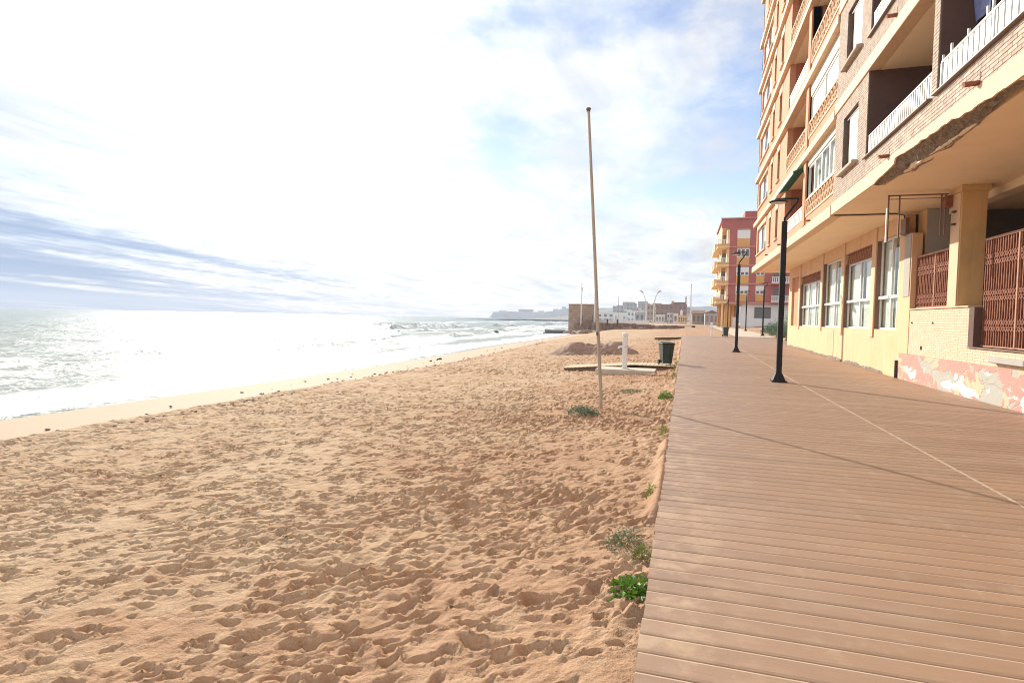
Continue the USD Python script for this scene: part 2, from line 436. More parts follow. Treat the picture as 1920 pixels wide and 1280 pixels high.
def curtain_mat(name, c):
    g = G()
    w = g('wave_texture', wave_type='bands', bands_direction='y', profile='sine', vector=g.pos(), scale=2.4, distortion=1.5, detail=2.0, detail_scale=0.6)
    col = g.mix(g.lin(w, 0, 1, 0, 0.18), c, tuple(np.array(c) * 0.7))
    nrm = g('bump', height=w, strength=0.7, distance=0.03)
    return g.done(name, g('principled_bsdf', base_color=col, roughness=0.9, normal=nrm))

def scrawl_mat(name):
    g = G()
    n = g.noise(g.pos((1, 1, 1)), 14.0, 2.0, 0.5, 1.5)
    col = g.mix(g.ss(n, 0.49, 0.52), (0.05, 0.05, 0.055), (0.62, 0.62, 0.62))
    return g.done(name, g('principled_bsdf', base_color=col, roughness=0.7))

M = {}
M['sand'] = sand_mat('sand')
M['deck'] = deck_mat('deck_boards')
M['deck_edge'] = plain('deck_trim', (0.44, 0.33, 0.235), 0.7, 0.25, 6.0)
M['deck_under'] = plain('deck_frame', (0.055, 0.042, 0.034), 0.9, 0.2, 4.0)
M['walkplank'] = plain('pale_planks', (0.56, 0.44, 0.29), 0.7, 0.14, 3.0, 0.002, 40.0, stretch=(1, 6, 1), rnd=0.12)
M['water'] = water_mat('sea_water')
M['cream'] = plain('cream_paint', (0.68, 0.455, 0.28), 0.75, 0.07, 1.2, 0.002, 60.0, dirt=(0.54, 0.38, 0.23), dirt_at=(0.54, 0.8), streak=0.5)
M['yellow'] = plain('yellow_plaster', (0.70, 0.445, 0.245), 0.8, 0.06, 0.9, 0.003, 40.0, dirt=(0.58, 0.39, 0.20), dirt_at=(0.54, 0.8), streak=0.4)
M['column'] = plain('ochre_column_paint', (0.70, 0.44, 0.19), 0.75, 0.1, 2.0, 0.002, 40.0, dirt=(0.45, 0.30, 0.13), dirt_at=(0.55, 0.8), stretch=(1, 1, 0.4), streak=0.45)
M['soffit'] = plain('soffit_paint', (0.88, 0.68, 0.45), 0.8, 0.06, 0.8, 0.002, 25.0, dirt=(0.74, 0.55, 0.34), dirt_at=(0.55, 0.85))
M['orange_wall'] = brick_mat('orange_brick', (0.62, 0.275, 0.145), (0.555, 0.235, 0.12), (0.60, 0.33, 0.19), ms=0.010)
M['orange_paint'] = plain('orange_paint', (0.58, 0.245, 0.115), 0.8, 0.1, 2.0)
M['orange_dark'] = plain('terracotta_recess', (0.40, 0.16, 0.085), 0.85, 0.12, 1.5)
M['ornament'] = plain('ornament_cast_stone', (0.62, 0.42, 0.26), 0.85, 0.1, 3.0)
M['orn_back'] = plain('ornament_backing', (0.55, 0.315, 0.175), 0.85, 0.1, 3.0)
M['bricks'] = plain('grey_brown_brick', (0.47, 0.36, 0.275), 0.85, 0.30, 5.0, 0.003, 60.0, rnd=0.18)
M['mortar'] = plain('grey_mortar', (0.19, 0.145, 0.115), 0.95, 0.15, 8.0)
M['pale_brick'] = plain('pale_pink_brick', (0.66, 0.475, 0.325), 0.85, 0.14, 5.0, 0.002, 60.0, rnd=0.1)
M['pale_mortar'] = plain('pale_mortar', (0.52, 0.36, 0.24), 0.95, 0.15, 8.0)
M['peel'] = peel_mat('peeling_pink_plaster')
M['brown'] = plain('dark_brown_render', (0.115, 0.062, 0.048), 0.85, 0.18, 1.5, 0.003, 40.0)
M['darkroom'] = plain('dark_interior', (0.035, 0.028, 0.025), 0.9, 0.15, 1.0)
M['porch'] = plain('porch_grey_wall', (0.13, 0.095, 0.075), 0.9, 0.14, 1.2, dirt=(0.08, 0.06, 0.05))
M['greyplaster'] = plain('grey_pier_paint', (0.40, 0.365, 0.32), 0.85, 0.08, 1.5)
M['concrete'] = plain('broken_concrete', (0.25, 0.19, 0.135), 0.95, 0.45, 11.0, 0.05, 26.0)
M['whitepaint'] = plain('white_paint', (0.74, 0.73, 0.70), 0.5, 0.05, 3.0, dirt=(0.58, 0.55, 0.50), dirt_at=(0.6, 0.85))
M['whiteflat'] = plain('white_render', (0.70, 0.68, 0.66), 0.8, 0.06, 1.0)
M['blind'] = plain('white_blind', (0.80, 0.78, 0.72), 0.7, 0.05, 2.0)
M['alu'] = plain('pale_aluminium', (0.66, 0.66, 0.64), 0.35, 0.05, 3.0, metal=0.3)
M['brownframe'] = plain('brown_window_frame', (0.17, 0.10, 0.065), 0.5, 0.1, 3.0)
M['beigebox'] = plain('shutter_box', (0.60, 0.53, 0.43), 0.7, 0.08, 3.0)
M['glassdark'] = plain('dark_window_glass', (0.06, 0.065, 0.07), 0.08, 0.1, 1.0, spec=0.8)
M['pane'] = pane_mat('clear_pane')
M['curtain'] = curtain_mat('white_curtain', (0.82, 0.84, 0.80))
M['rust'] = plain('rusty_iron', (0.26, 0.085, 0.04), 0.8, 0.35, 7.0, 0.002, 60.0, dirt=(0.34, 0.15, 0.07), dirt_at=(0.5, 0.7), dirt_scale=5.0)
M['rustlight'] = plain('rusty_rail', (0.40, 0.20, 0.115), 0.75, 0.25, 7.0)
M['darkiron'] = plain('dark_iron', (0.055, 0.04, 0.035), 0.7, 0.2, 4.0)
M['black'] = plain('black_lamp_paint', (0.013, 0.012, 0.013), 0.55, 0.1, 4.0, spec=0.3)
M['lens'] = plain('lamp_lens', (0.58, 0.58, 0.56), 0.3, 0.05, 4.0)
M['green_awning'] = plain('green_awning_cloth', (0.025, 0.16, 0.10), 0.75, 0.2, 5.0)
M['green_pale'] = plain('pale_green_trim', (0.40, 0.62, 0.50), 0.7, 0.1, 5.0)
M['bin'] = plain('dark_green_plastic', (0.030, 0.050, 0.045), 0.45, 0.12, 3.0)
M['binlid'] = plain('bin_lid_plastic', (0.018, 0.030, 0.027), 0.75, 0.12, 3.0, spec=0.25)
M['pole'] = plain('weathered_pole_wood', (0.42, 0.355, 0.285), 0.75, 0.2, 5.0, 0.002, 30.0, stretch=(6, 6, 0.5))
M['polecap'] = plain('pole_cap_metal', (0.16, 0.125, 0.10), 0.6, 0.2, 5.0)
M['slab'] = plain('pale_concrete_slab', (0.56, 0.48, 0.385), 0.9, 0.1, 3.0, 0.003, 40.0)
M['rubble'] = plain('brown_rubble', (0.24, 0.155, 0.11), 0.95, 0.3, 2.0, 0.02, 8.0)
M['wetrock'] = plain('wet_rock', (0.045, 0.042, 0.038), 0.45, 0.3, 4.0)
M['darkconc'] = plain('dark_wet_concrete', (0.10, 0.105, 0.105), 0.7, 0.2, 1.5)
M['towerstone'] = brick_mat('tower_masonry', (0.40, 0.275, 0.19), (0.32, 0.21, 0.145), (0.27, 0.19, 0.14), bw=0.9, rh=0.42, ms=0.03, axis='xz', bump=0.02)
M['mound'] = plain('dark_reddish_sand', (0.25, 0.165, 0.12), 0.95, 0.3, 1.4, 0.05, 5.0)
M['redwall'] = plain('dark_red_render', (0.37, 0.115, 0.10), 0.85, 0.08, 0.5)
M['pinkband'] = plain('pink_band', (0.52, 0.22, 0.17), 0.85, 0.06, 0.5)
M['ochrewall'] = plain('ochre_render', (0.60, 0.32, 0.11), 0.85, 0.08, 0.5)
M['creamwall'] = plain('cream_render', (0.70, 0.49, 0.28), 0.85, 0.06, 0.5)
M['tanwall'] = plain('tan_render', (0.40, 0.28, 0.19), 0.85, 0.12, 0.4)
M['brownwall'] = plain('brown_red_render', (0.31, 0.165, 0.13), 0.85, 0.12, 0.3)
M['farwhite'] = plain('far_white_render', (0.66, 0.62, 0.58), 0.85, 0.08, 0.3)
M['fargrey'] = plain('far_grey_render', (0.36, 0.34, 0.34), 0.85, 0.1, 0.2)
M['farpink'] = plain('far_pink_render', (0.48, 0.36, 0.31), 0.85, 0.1, 0.2)
M['fardark'] = plain('far_dark_openings', (0.13, 0.125, 0.125), 0.5, 0.1, 1.0)
M['roof'] = plain('brown_roof_tiles', (0.22, 0.12, 0.085), 0.85, 0.15, 1.0)
M['cliff'] = plain('cliff_rock', (0.27, 0.265, 0.28), 0.95, 0.3, 0.04)
M['hill'] = plain('dry_hillside', (0.19, 0.185, 0.165), 0.95, 0.3, 0.03)
M['soil'] = plain('sandy_soil', (0.40, 0.28, 0.18), 0.95, 0.2, 0.7, 0.05, 3.0)
M['pathsand'] = plain('pale_path', (0.52, 0.41, 0.30), 0.9, 0.08, 0.5)
M['bluecloth'] = plain('blue_cloth', (0.22, 0.25, 0.45), 0.85, 0.35, 9.0)
M['scrawl'] = scrawl_mat('scrawled_board')
M['leaf_green'] = leaf_mat('fresh_green_leaves', (0.12, 0.25, 0.025), (0.26, 0.38, 0.06))
M['leaf_grey'] = leaf_mat('grey_green_leaves', (0.15, 0.20, 0.11), (0.28, 0.32, 0.19), 0.25)
M['leaf_blue'] = leaf_mat('blue_green_leaves', (0.07, 0.17, 0.11), (0.16, 0.27, 0.17), 0.2)
M['leaf_yellow'] = leaf_mat('yellow_green_leaves', (0.22, 0.28, 0.04), (0.34, 0.36, 0.08), 0.3)
M['leaf_dry'] = leaf_mat('dry_scrub_leaves', (0.25, 0.22, 0.12), (0.33, 0.28, 0.17), 0.15)
M['stem'] = plain('plant_stem', (0.14, 0.12, 0.06), 0.8, 0.2, 6.0)

# ------------------------------------------------------------------ ground levels
def deck_z(y):
    return 0.0088 * np.maximum(0.0, np.asarray(y, float) - 18.0)

def coast(y):
    """how far the water line runs out beyond x = -15.3"""
    return 1.9 * sstep(22, 62, y) + 1.2 * sstep(62, 100, y)

def sand_base(x, y):
    off = coast(y)
    s = -x
    s = s - off * sstep(4, 13, s)
    z = np.interp(s, [-20, 0.0, 0.35, 0.8, 1.6, 5, 10, 11.0, 11.7, 15.3, 22, 45], [-0.14, -0.10, -0.13, -0.19, -0.28, -0.38, -0.60, -0.70, -0.79, -1.0, -1.5, -3.5])
    z = z + 0.46 * sstep(25, 108, y) * (1 - sstep(8, 13, s))
    hidden = sstep(-0.05, 0.25, x) * (1 - sstep(54.2, 55.0, y)) * (1 - sstep(7.3, 7.9, x))
    z = np.where(x > 0.0, np.where(y > 54.5, deck_z(y) - 0.05, z), z)
    z = z * (1 - hidden) + hidden * -0.45
    side = sstep(7.5, 8.2, x)
    z = z * (1 - side) + side * (deck_z(y) + 0.10 + 0.5 * sstep(8, 14, x))
    return z

def build_sand():
    rng = np.random.default_rng(11)
    xs = np.concatenate([np.arange(14, 0.4, -0.55), np.arange(0.4, -5.0, -0.02)])
    x, dx = -5.0, 0.022
    ext = []
    while x > -42:
        ext.append(x); dx *= 1.0085 if x > -13 else 1.06; x -= dx
    xs = np.concatenate([xs, ext])[::-1]
    ys = [-40.0, -25, -15, -9, -6, -4, -3, -2, -1.0, -0.2]
    y, dy = 0.4, 0.02
    while y < 118:
        ys.append(y)
        if y > 5.5:
            dy = 0.02 * (y / 5.5) ** 1.2
        y += dy
    ys = np.array(ys + [118.0])
    X, Y = np.meshgrid(xs, ys)
    Z = sand_base(X, Y)
    edge = 0.12 * (noise(np.stack([X * 0.5, Y * 0.22, 0 * X], -1), 3) - 0.5) * 4
    s = -X - coast(Y)
    wet = sstep(10.9, 11.6, s + edge * 1.5)
    dry = 1 - wet
    land = dry * np.where(X > 0.3, 0.4, 1.0)
    P = np.stack([X, Y, 0 * X], -1)
    lump = np.clip(sstep(-4.5, -0.4, X), 0, 1)
    Q = np.stack([0.77 * X + 0.64 * Y, -0.64 * X + 0.77 * Y, 0 * X], -1)
    patch = 0.40 + 1.1 * sstep(0.40, 0.62, fbm(P * 0.8, 4, 55))
    Z += land * (0.05 * (fbm(P * 0.3, 2, 5) - 0.5) + 0.016 * (fbm(Q * np.array([1.6, 3.0, 1]), 4, 8) - 0.5)
                 + (0.020 + 0.022 * lump) * patch * (fbm(Q * np.array([6.0, 8.5, 1]), 3, 21) - 0.5) + (0.016 + 0.024 * lump) * (0.5 + patch) * 0.6 * (fbm(P * 15.0, 2, 31) - 0.5))
    ridge = np.abs(fbm(Q * np.array([1.2, 3.0, 1]), 3, 77) - 0.5)
    Z -= land * 0.022 * patch * np.exp(-(ridge / 0.016) ** 2)
    # footprints, scuffs and hollows
    def pits(n, xr, yr, rr, dr, pw):
        for _ in range(n):
            cx, cy = rng.uniform(*xr), yr[0] + (yr[1] - yr[0]) * rng.random() ** pw
            r = rng.uniform(*rr); asp = rng.uniform(1.3, 2.4); th = rng.normal(0.55, 0.55)
            dep = rng.uniform(*dr)
            ip, jp = min(np.searchsorted(ys, cy), len(ys) - 1), min(np.searchsorted(xs, cx), len(xs) - 1)
            if rng.random() > 0.35 + 0.55 * patch[ip, jp] and r < 0.06:
                continue
            R = r * asp * 1.7
            i0, i1 = np.searchsorted(ys, [cy - R, cy + R]); j0, j1 = np.searchsorted(xs, [cx - R, cx + R])
            if i1 - i0 < 2 or j1 - j0 < 2:
                continue
            xx, yy = X[i0:i1, j0:j1] - cx, Y[i0:i1, j0:j1] - cy
            a = (xx * math.cos(th) + yy * math.sin(th)) / (r * asp); b = (-xx * math.sin(th) + yy * math.cos(th)) / r
            q = a * a + b * b
            q = q * (1 + 0.35 * np.sin(3 * np.arctan2(b, a) + cx * 9))
            prof = -dep * np.clip(1 - q, 0, 1) ** 0.8 + 0.42 * dep * np.exp(-((np.sqrt(q) - 1.22) / 0.22) ** 2)
            Z[i0:i1, j0:j1] += prof * land[i0:i1, j0:j1]
    pits(260, (-11.5, -0.25), (0.5, 12), (0.04, 0.07), (0.028, 0.05), 1.0)
    pits(12000, (-11.5, -0.2), (0.8, 14), (0.018, 0.042), (0.012, 0.032), 1.0)
    pits(5500, (-12.5, -0.2), (10, 34), (0.03, 0.07), (0.022, 0.042), 1.1)
    pits(1500, (-13, -0.2), (20, 60), (0.08, 0.15), (0.035, 0.06), 1.2)
    pits(28, (-11, -0.8), (0.8, 12), (0.07, 0.11), (0.045, 0.065), 1.0)
    # sand drifted over the deck's edge here and there
    sp = sstep(0.50, 0.72, fbm(np.stack([Y * 0.9, 0 * Y, 0 * Y], -1), 4, 61)) * (Y < 54)
    reach = 0.03 + 0.11 * sp * (0.6 + 0.8 * noise(np.stack([Y * 7, 0 * Y, 0 * Y], -1), 62))
    over = np.exp(-((X + 0.19) / 0.075) ** 2) * (X < -0.17 + reach) + 0
    Z = Z + sp * over * np.clip(deck_z(Y) + 0.012 + 0.012 * noise(P * 16, 9) - Z, 0, None) * (X > -0.75)
    # a low ledge where the last tide stopped
    Z += 0.055 * np.exp(-((s + edge * 1.5 - 10.9) / 0.30) ** 2) * (X < 0)
    v, f = grid_mesh(xs, ys, Z)
    obj('sand_beach', (v, f), M['sand'], smooth=True, label='trampled reddish beige sand running down to a pale wet strip', cat='beach', kind='structure', primvars={'wet': wet.ravel()})

def sand_z(x, y):
    return float(sand_base(np.array([float(x)]), np.array([float(y)]))[0])

def build_sea():
    xs, x, dx = [], -13.0, 0.13
    while x > -3000:
        xs.append(x); dx *= 1.022; x -= dx
    xs = np.array(xs)[::-1]
    ys = [-450, -300, -140, -70, -40, -25, -15, -8, -3]
    y, dy = 0.0, 0.3
    while y < 3000:
        ys.append(y); dy *= 1.0 if y < 45 else 1.02; y += dy
    ys = np.array(ys, float)
    X, Y = np.meshgrid(xs, ys)
    s = -X - 15.3 - coast(Y)
    P = np.stack([X, Y, 0 * X], -1)
    amp = sstep(0.5, 14, s)
    Z = -1.0 + 0.03 * sstep(3, -1, s)
    Z += amp * (0.5 * (fbm(P * np.array([0.22, 0.07, 1]), 3, 4) - 0.5) + 0.30 * (fbm(P * np.array([0.9, 0.35, 1]), 3, 9) - 0.5))
    foam = np.zeros_like(X)
    edge = 1.1 * (fbm(np.stack([Y * 0.16, 0 * Y, 0 * Y], -1), 3, 6) - 0.5)
    wash = sstep(-0.2, 0.1, s + edge * 0.6) * (1 - sstep(3.0 , 5.2, s + 2.5 * edge))
    foam = np.maximum(foam, (0.84 - 0.2 * sstep(1.2, 3.4, s)) * wash)
    Z += 0.05 * np.exp(-((s + edge - 0.35) / 0.25) ** 2) * (s > -1)
    # a second sheet of foam hangs behind the swash where the beach runs away
    band = np.exp(-((s - 7.0 - 3 * edge) / 2.4) ** 2) * sstep(16, 40, Y)
    foam = np.maximum(foam, 0.62 * band)
    crest = [(9.5, 0.32, 1.0, 0.10, 1), (13.0, 0.40, 1.0, 0.12, 12), (16.5, 0.55, 1.3, 0.07, 2), (21.0, 0.5, 1.3, 0.09, 5), (25.0, 0.45, 1.4, 0.08, 14), (30.0, 1.0, 2.0, 0.05, 3), (47.0, 0.9, 2.4, 0.04, 4), (75.0, 0.5, 3.0, 0.03, 7), (115.0, 0.45, 3.5, 0.022, 8)]
    for c0, h, w, fq, sd in crest:
        wig = 4.0 * (fbm(np.stack([Y * fq * 0.6, 0 * Y + sd * 3.1, 0 * Y], -1), 2, sd) - 0.5) * (1 + c0 / 30)
        gate = sstep(0.44 + 0.10 * sstep(40, 80, c0), 0.62 + 0.10 * sstep(40, 80, c0), noise(np.stack([Y * fq, 0 * Y + sd * 5.7, 0 * Y], -1), sd + 40))
        gate = gate * (1 - sstep(22, 26, np.full_like(Y, c0)) * (1 - sstep(24, 44, Y)))
        t = (s - c0 - wig) / w
        shape = np.where(t < 0, np.exp(-(t / 0.55) ** 2), np.exp(-(t / 1.5) ** 2))
        Z += h * gate * shape
        foam = np.maximum(foam, gate * np.exp(-((t + 0.35) / 0.5) ** 2) * (0.85 if c0 < 25 else 0.62))
        foam = np.maximum(foam, 0.48 * gate * np.exp(-((t + 2.0) / 1.4) ** 2))
    streak = sstep(0.60, 0.72, fbm(P * np.array([0.25, 0.06, 1]), 4, 15)) * sstep(4, 8, s) * (1 - sstep(40, 90, s))
    foam = np.maximum(foam, 0.5 * streak)
    v, f = grid_mesh(xs, ys, Z)
    obj('sea', (v, f), M['water'], smooth=True, label='silvery sea glittering under the sun with low foaming waves', cat='sea', kind='structure', primvars={'foam': np.clip(foam, 0, 1).ravel()})

build_sand()
build_sea()

# land beyond the beach, one sheet out to the horizon
def build_ground():
    xs = np.concatenate([np.array([-14.0, -8, -2, 4, 8, 13.5, 14.5]), np.geomspace(18, 2900, 40)])
    ys = np.concatenate([np.linspace(-300, 100, 20), [112, 116, 117, 120], np.geomspace(128, 2900, 45)])
    X, Y = np.meshgrid(xs, ys)
    low = (1 - sstep(13.6, 14.4, X)) * (1 - sstep(116, 117, Y))
    Z = 0.55 + 0.10 * sstep(120, 200, Y)
    Z = Z * (1 - low) - 2.5 * low
    obj('ground', grid_mesh(xs, ys, Z), M['soil'], smooth=True, label='flat sandy ground behind the beach and the buildings', cat='ground', kind='structure')
build_ground()
# ------------------------------------------------------------------ boardwalk
def build_boardwalk():
    rng = np.random.default_rng(5)
    bw = thing('boardwalk', 'brown boardwalk of crosswise planks between the sand and the buildings', 'boardwalk', kind='structure')
    pitch, gap, th, c, e = 0.166, 0.010, 0.026, 0.003, 0.013
    def board(mb, x0, x1, y, dz):
        z = float(deck_z(y)) + dz
        a, b = y + gap / 2, y + pitch - gap / 2
        prof = [(a, z - th), (b, z - th), (b, z - c - 0.0025), (b - c, z - 0.0025), (b - e - c, z), (a + e + c, z), (a + c, z - 0.0025), (a, z - c - 0.0025)]
        v = np.array([(x, p[0], p[1]) for x in (x0, x1) for p in prof])
        f = [(i, 8 + i, 8 + (i + 1) % 8, (i + 1) % 8) for i in range(8)]
        caps = [(0, 1, 2, 3), (0, 3, 4, 5), (0, 5, 6, 7), (8, 11, 10, 9), (8, 13, 12, 11), (8, 15, 14, 13)]
        mb.add(v, np.array([q[::-1] for q in f] + [q[::-1] for q in caps]))
    n0 = int(round((2.0 + 1.0) / pitch))
    near = range(n0, n0 + 150)
    rest = MB()
    for i in range(int((54.4 + 1.0) / pitch)):
        y = -1.0 + i * pitch
        right = 6.2 if y < 39.7 else 7.5
        for x0, x1 in ((-0.17 + rng.uniform(-0.006, 0.006), 2.951), (2.986, right - 0.02)):
            dz = rng.uniform(-0.0012, 0.0012)
            if i in near:
                mb = MB(); board(mb, x0, x1, y, dz)
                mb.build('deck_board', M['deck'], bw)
            else:
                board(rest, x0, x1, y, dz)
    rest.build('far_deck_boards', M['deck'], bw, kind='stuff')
    s = MB()
    for y in np.arange(-1, 54, 3.0):
        y1 = min(y + 3.0 - 0.004, 54.3)
        z0, z1 = float(deck_z(y)), float(deck_z(y1))
        v = [[xa, yy_, zz_ + dz] for dz in (-0.02, 0.001) for xa, yy_, zz_ in ((2.955, y, z0), (2.982, y, z0), (2.982, y1, z1), (2.955, y1, z1))]
        m = MB().add(v, BOX_F)
        m.build('joint_strip', M['deck_edge'], bw)
    u = MB()
    ys = np.arange(-1, 54.4, 0.9)
    for a, b in zip(ys[:-1], ys[1:]):
        z0, z1 = float(deck_z(a)) - 0.03, float(deck_z(b)) - 0.03
        r = 6.15 if b < 40.2 else 7.45
        v = [[-0.12, a, z0 - 0.35], [r, a, z0 - 0.35], [r, b, z1 - 0.35], [-0.12, b, z1 - 0.35], [-0.12, a, z0], [r, a, z0], [r, b, z1], [-0.12, b, z1]]
        u.add(v, BOX_F)
    u.build('deck_frame', M['deck_under'], bw)
    # the path that carries on behind the deck
    ys = np.linspace(54.3, 117, 40)
    xs = np.array([4.25, 5.5, 7, 8.5, 10.2])
    X, Y = np.meshgrid(xs, ys)
    X = X + 0.25 * (noise(np.stack([Y * 0.4, X, 0 * X], -1), 2) - 0.5) * (np.abs(X - 7.2) > 2)
    obj('promenade_path', grid_mesh(xs, ys, deck_z(Y) + 0.012), M['pathsand'], label='pale path carrying on past the end of the boardwalk', cat='path', kind='structure')
build_boardwalk()

# ------------------------------------------------------------------ brick courses
def brick_box(mb, x0, x1, y0, y1, z0, z1):
    v = [[x0, y0, z0], [x0, y1, z0], [x0, y1, z1], [x0, y0, z1], [x1, y0, z0], [x1, y1, z0], [x1, y1, z1], [x1, y0, z1]]
    f = [[0, 1, 2], [0, 2, 3], [0, 4, 5], [0, 5, 1], [3, 2, 6], [3, 6, 7], [0, 3, 7], [0, 7, 4], [1, 5, 6], [1, 6, 2]]
    mb.add(v, np.array(f)[:, ::-1])

def brick_field(y0, y1, z0, z1, xf, proud, bl, ch, jt, rng, emit):
    n = max(1, int(round((z1 - z0) / ch)))
    h = (z1 - z0) / n
    for k in range(n):
        za, zb = z0 + k * h + jt / 2, z0 + (k + 1) * h - jt / 2
        y = y0 - (bl / 2 if k % 2 else 0)
        while y < y1 - 0.02:
            a, b = max(y + jt / 2, y0), min(y + bl - jt / 2, y1)
            if b - a > 0.03:
                emit(xf - proud - rng.uniform(0, 0.003), a, b, za, zb)
            y += bl

# ------------------------------------------------------------------ brick apartment building
def build_brick_building():
    rng = np.random.default_rng(3)
    B = thing('brick_apartment_building', 'grey brown brick apartment building with crumbling balcony edge and rusty lattice gates', 'building')
    Y0, Y1 = -2.0, 20.0
    FB = [4.95, 7.96, 10.96, 13.96]
    XF = 4.25
    mort = MB(); lining = MB(); slabs = MB()
    loose = MB()
    count = [0]
    def emit_loose(x, a, b, za, zb):
        brick_box(loose, x, XF, a, b, za, zb)
    def emit_part(x, a, b, za, zb):
        if count[0] < 285:
            count[0] += 1
            m = MB(); brick_box(m, x, XF, a, b, za, zb); m.build('brick', M['bricks'], B)
        else:
            emit_loose(x, a, b, za, zb)
    for k, b in enumerate(FB):
        top = FB[k + 1] if k + 1 < len(FB) else b + 3.0
        # floor slab behind the band
        slabs.box(4.5, 14, Y0, Y1, b, b + 0.30)
        # brick wall with openings
        holes = [(17.55, 19.05, b + 1.05, b + 2.58), (12.65, 16.72, b + 0.83, top), (8.2, 12.4, b + 0.83, top), (3.9, 7.9, b + 0.83, top)]
        w = wall_x(XF, XF + 0.22, Y0, Y1 - 0.003, b + 0.34, top, holes)
        vv, ff = w.mesh(); mort.add(vv, ff)
        # courses
        em = emit_part if k == 0 else emit_loose
        brick_field(8.2, 16.72, b + 0.345, b + 0.82, XF, 0.008, 0.25, 0.068, 0.011, rng, em)
        regs = [(16.72, 19.995, b + 0.345, b + 0.93), (19.05, 19.995, b + 0.93, top - 0.005), (16.72, 17.55, b + 0.93, top - 0.005), (17.55, 19.05, b + 2.58, top - 0.005), (12.4, 12.65, b + 0.83, top - 0.005), (7.9, 8.2, b + 0.83, top - 0.005), (3.9, 8.2, b + 0.345, b + 0.82)]
        if k < 3:
            for r in regs:
                brick_field(*r, XF, 0.008, 0.25, 0.068, 0.011, rng, emit_loose)
        # recess linings: brown render on end, back and dividing walls
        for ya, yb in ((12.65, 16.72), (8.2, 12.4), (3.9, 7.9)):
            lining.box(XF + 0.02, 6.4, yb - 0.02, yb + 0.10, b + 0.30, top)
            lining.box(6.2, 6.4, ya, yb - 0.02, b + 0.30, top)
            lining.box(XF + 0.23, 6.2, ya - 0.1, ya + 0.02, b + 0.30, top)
        # window
        if k < 3:
            win = MB()
            win.box(4.32, 4.50, 18.97, 19.05, b + 1.05, b + 2.58); win.box(4.32, 4.5, 17.55, 17.62, b + 1.05, b + 2.58)
            win.box(4.32, 4.50, 17.62, 18.97, b + 2.50, b + 2.58); win.box(4.33, 4.5, 18.70, 18.75, b + 1.05, b + 2.5); win.box(4.32, 4.5, 17.62, 18.97, b + 1.05, b + 1.11)
            wf = win.build('window', M['brownframe'], B)
            MB().box(4.335, 4.36, 17.62, 18.70, b + 1.11, b + 2.50).build('blind', M['blind'], wf)
            MB().box(4.37, 4.39, 18.75, 18.97, b + 1.11, b + 2.50).build('pane', M['glassdark'], wf)
            MB().bev(4.10, 4.32, 17.45, 19.12, b + 0.94, b + 1.03, 0.012).build('window_sill', M['bricks'], B)
        # coping under the railings
        MB().bev(4.16, 4.50, 12.62, 16.74, b + 0.82, b + 0.86, 0.008).build('coping', M['brownframe'], B)
        MB().bev(4.16, 4.50, 8.18, 12.42, b + 0.82, b + 0.86, 0.008).build('coping', M['brownframe'], B)
        # railings
        if k < 3:
            r = MB(); r.bev(4.28, 4.33, 12.67, 16.66, b + 1.36, b + 1.40, 0.006); r.box(4.29, 4.32, 12.67, 16.66, b + 0.90, b + 0.92)
            for y in (12.69, 14.65, 16.62): r.box(4.285, 4.325, y, y + 0.035, b + 0.86, b + 1.36)
            rp = r.build('railing', M['whitepaint'], B)
            for y in np.arange(12.80, 16.6, 0.118):
                MB().box(4.292, 4.318, y, y + 0.052, b + 0.92, b + 1.36).build('baluster', M['whitepaint'], rp)
            r = MB(); r.bev(4.28, 4.33, 8.22, 12.38, b + 1.37, b + 1.415, 0.006); r.box(4.29, 4.32, 8.22, 12.38, b + 0.90, b + 0.92)
            for y in (8.24, 10.48, 12.33): r.box(4.275, 4.325, y, y + 0.05, b + 0.86, b + 1.37)
            rp = r.build('railing', M['whitepaint'], B)
            for y in np.arange(8.33, 12.3, 0.19):
                MB().box(4.292, 4.318, y, y + 0.135, b + 0.92, b + 1.37).build('slat', M['whitepaint'], rp)
            if k == 0:
                for y in (12.32, 11.97, 11.35, 10.72, 10.55):
                    MB().box(4.285, 4.32, y, y + 0.035, b + 1.415, b + 1.415 + rng.uniform(0.09, 0.16)).build('rail_peg', M['whitepaint'], rp)
    mort.build('mortar_wall', M['mortar'], B)
    loose.build('brick_courses', M['bricks'], B, kind='stuff')
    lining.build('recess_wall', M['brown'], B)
    slabs.build('floor_slab', M['soffit'], B)
    # bands; the lowest has lost its edge
    for b in FB[1:]:
        MB().bev(4.2, 4.5, Y0, Y1 - 0.004, b, b + 0.34, 0.01).build('floor_band', M['cream'], B)
    b = FB[0]
    ks = [(Y0, b), (9.85, b), (10.5, 5.0), (11.2, 5.02), (11.6, 5.085), (12.6, 5.10), (13.4, 5.13), (14.35, 5.165), (14.42, 5.05), (15.1, 5.02), (15.75, b), (Y1 - 0.004, b)]
    yy = np.unique(np.concatenate([np.linspace(9.85, 15.75, 90), [p[0] for p in ks]]))
    zj = np.interp(yy, [p[0] for p in ks], [p[1] for p in ks])
    inside = (yy > 9.9) & (yy < 15.7)
    zj = zj + inside * 0.045 * (noise(np.stack([yy * 4.5, 0 * yy, 0 * yy], -1), 4) - 0.5) + inside * 0.02 * (noise(np.stack([yy * 14, 0 * yy, 0 * yy], -1), 6) - 0.5)
    zj = np.maximum(zj, b)
    poly = [(y, z) for y, z in zip(yy, zj)] + [(Y1 - 0.004, b + 0.34), (Y0, b + 0.34)]
    MB().prism_x(poly, 4.2, 4.235).build('floor_band', M['cream'], B, label='cream floor band with a broken lower edge')
    # broken concrete behind that edge
    ny, nt = 520, 18
    ya = np.linspace(9.6, 15.95, ny); t = np.linspace(0, 1, nt)
    T, Yg = np.meshgrid(t, ya)
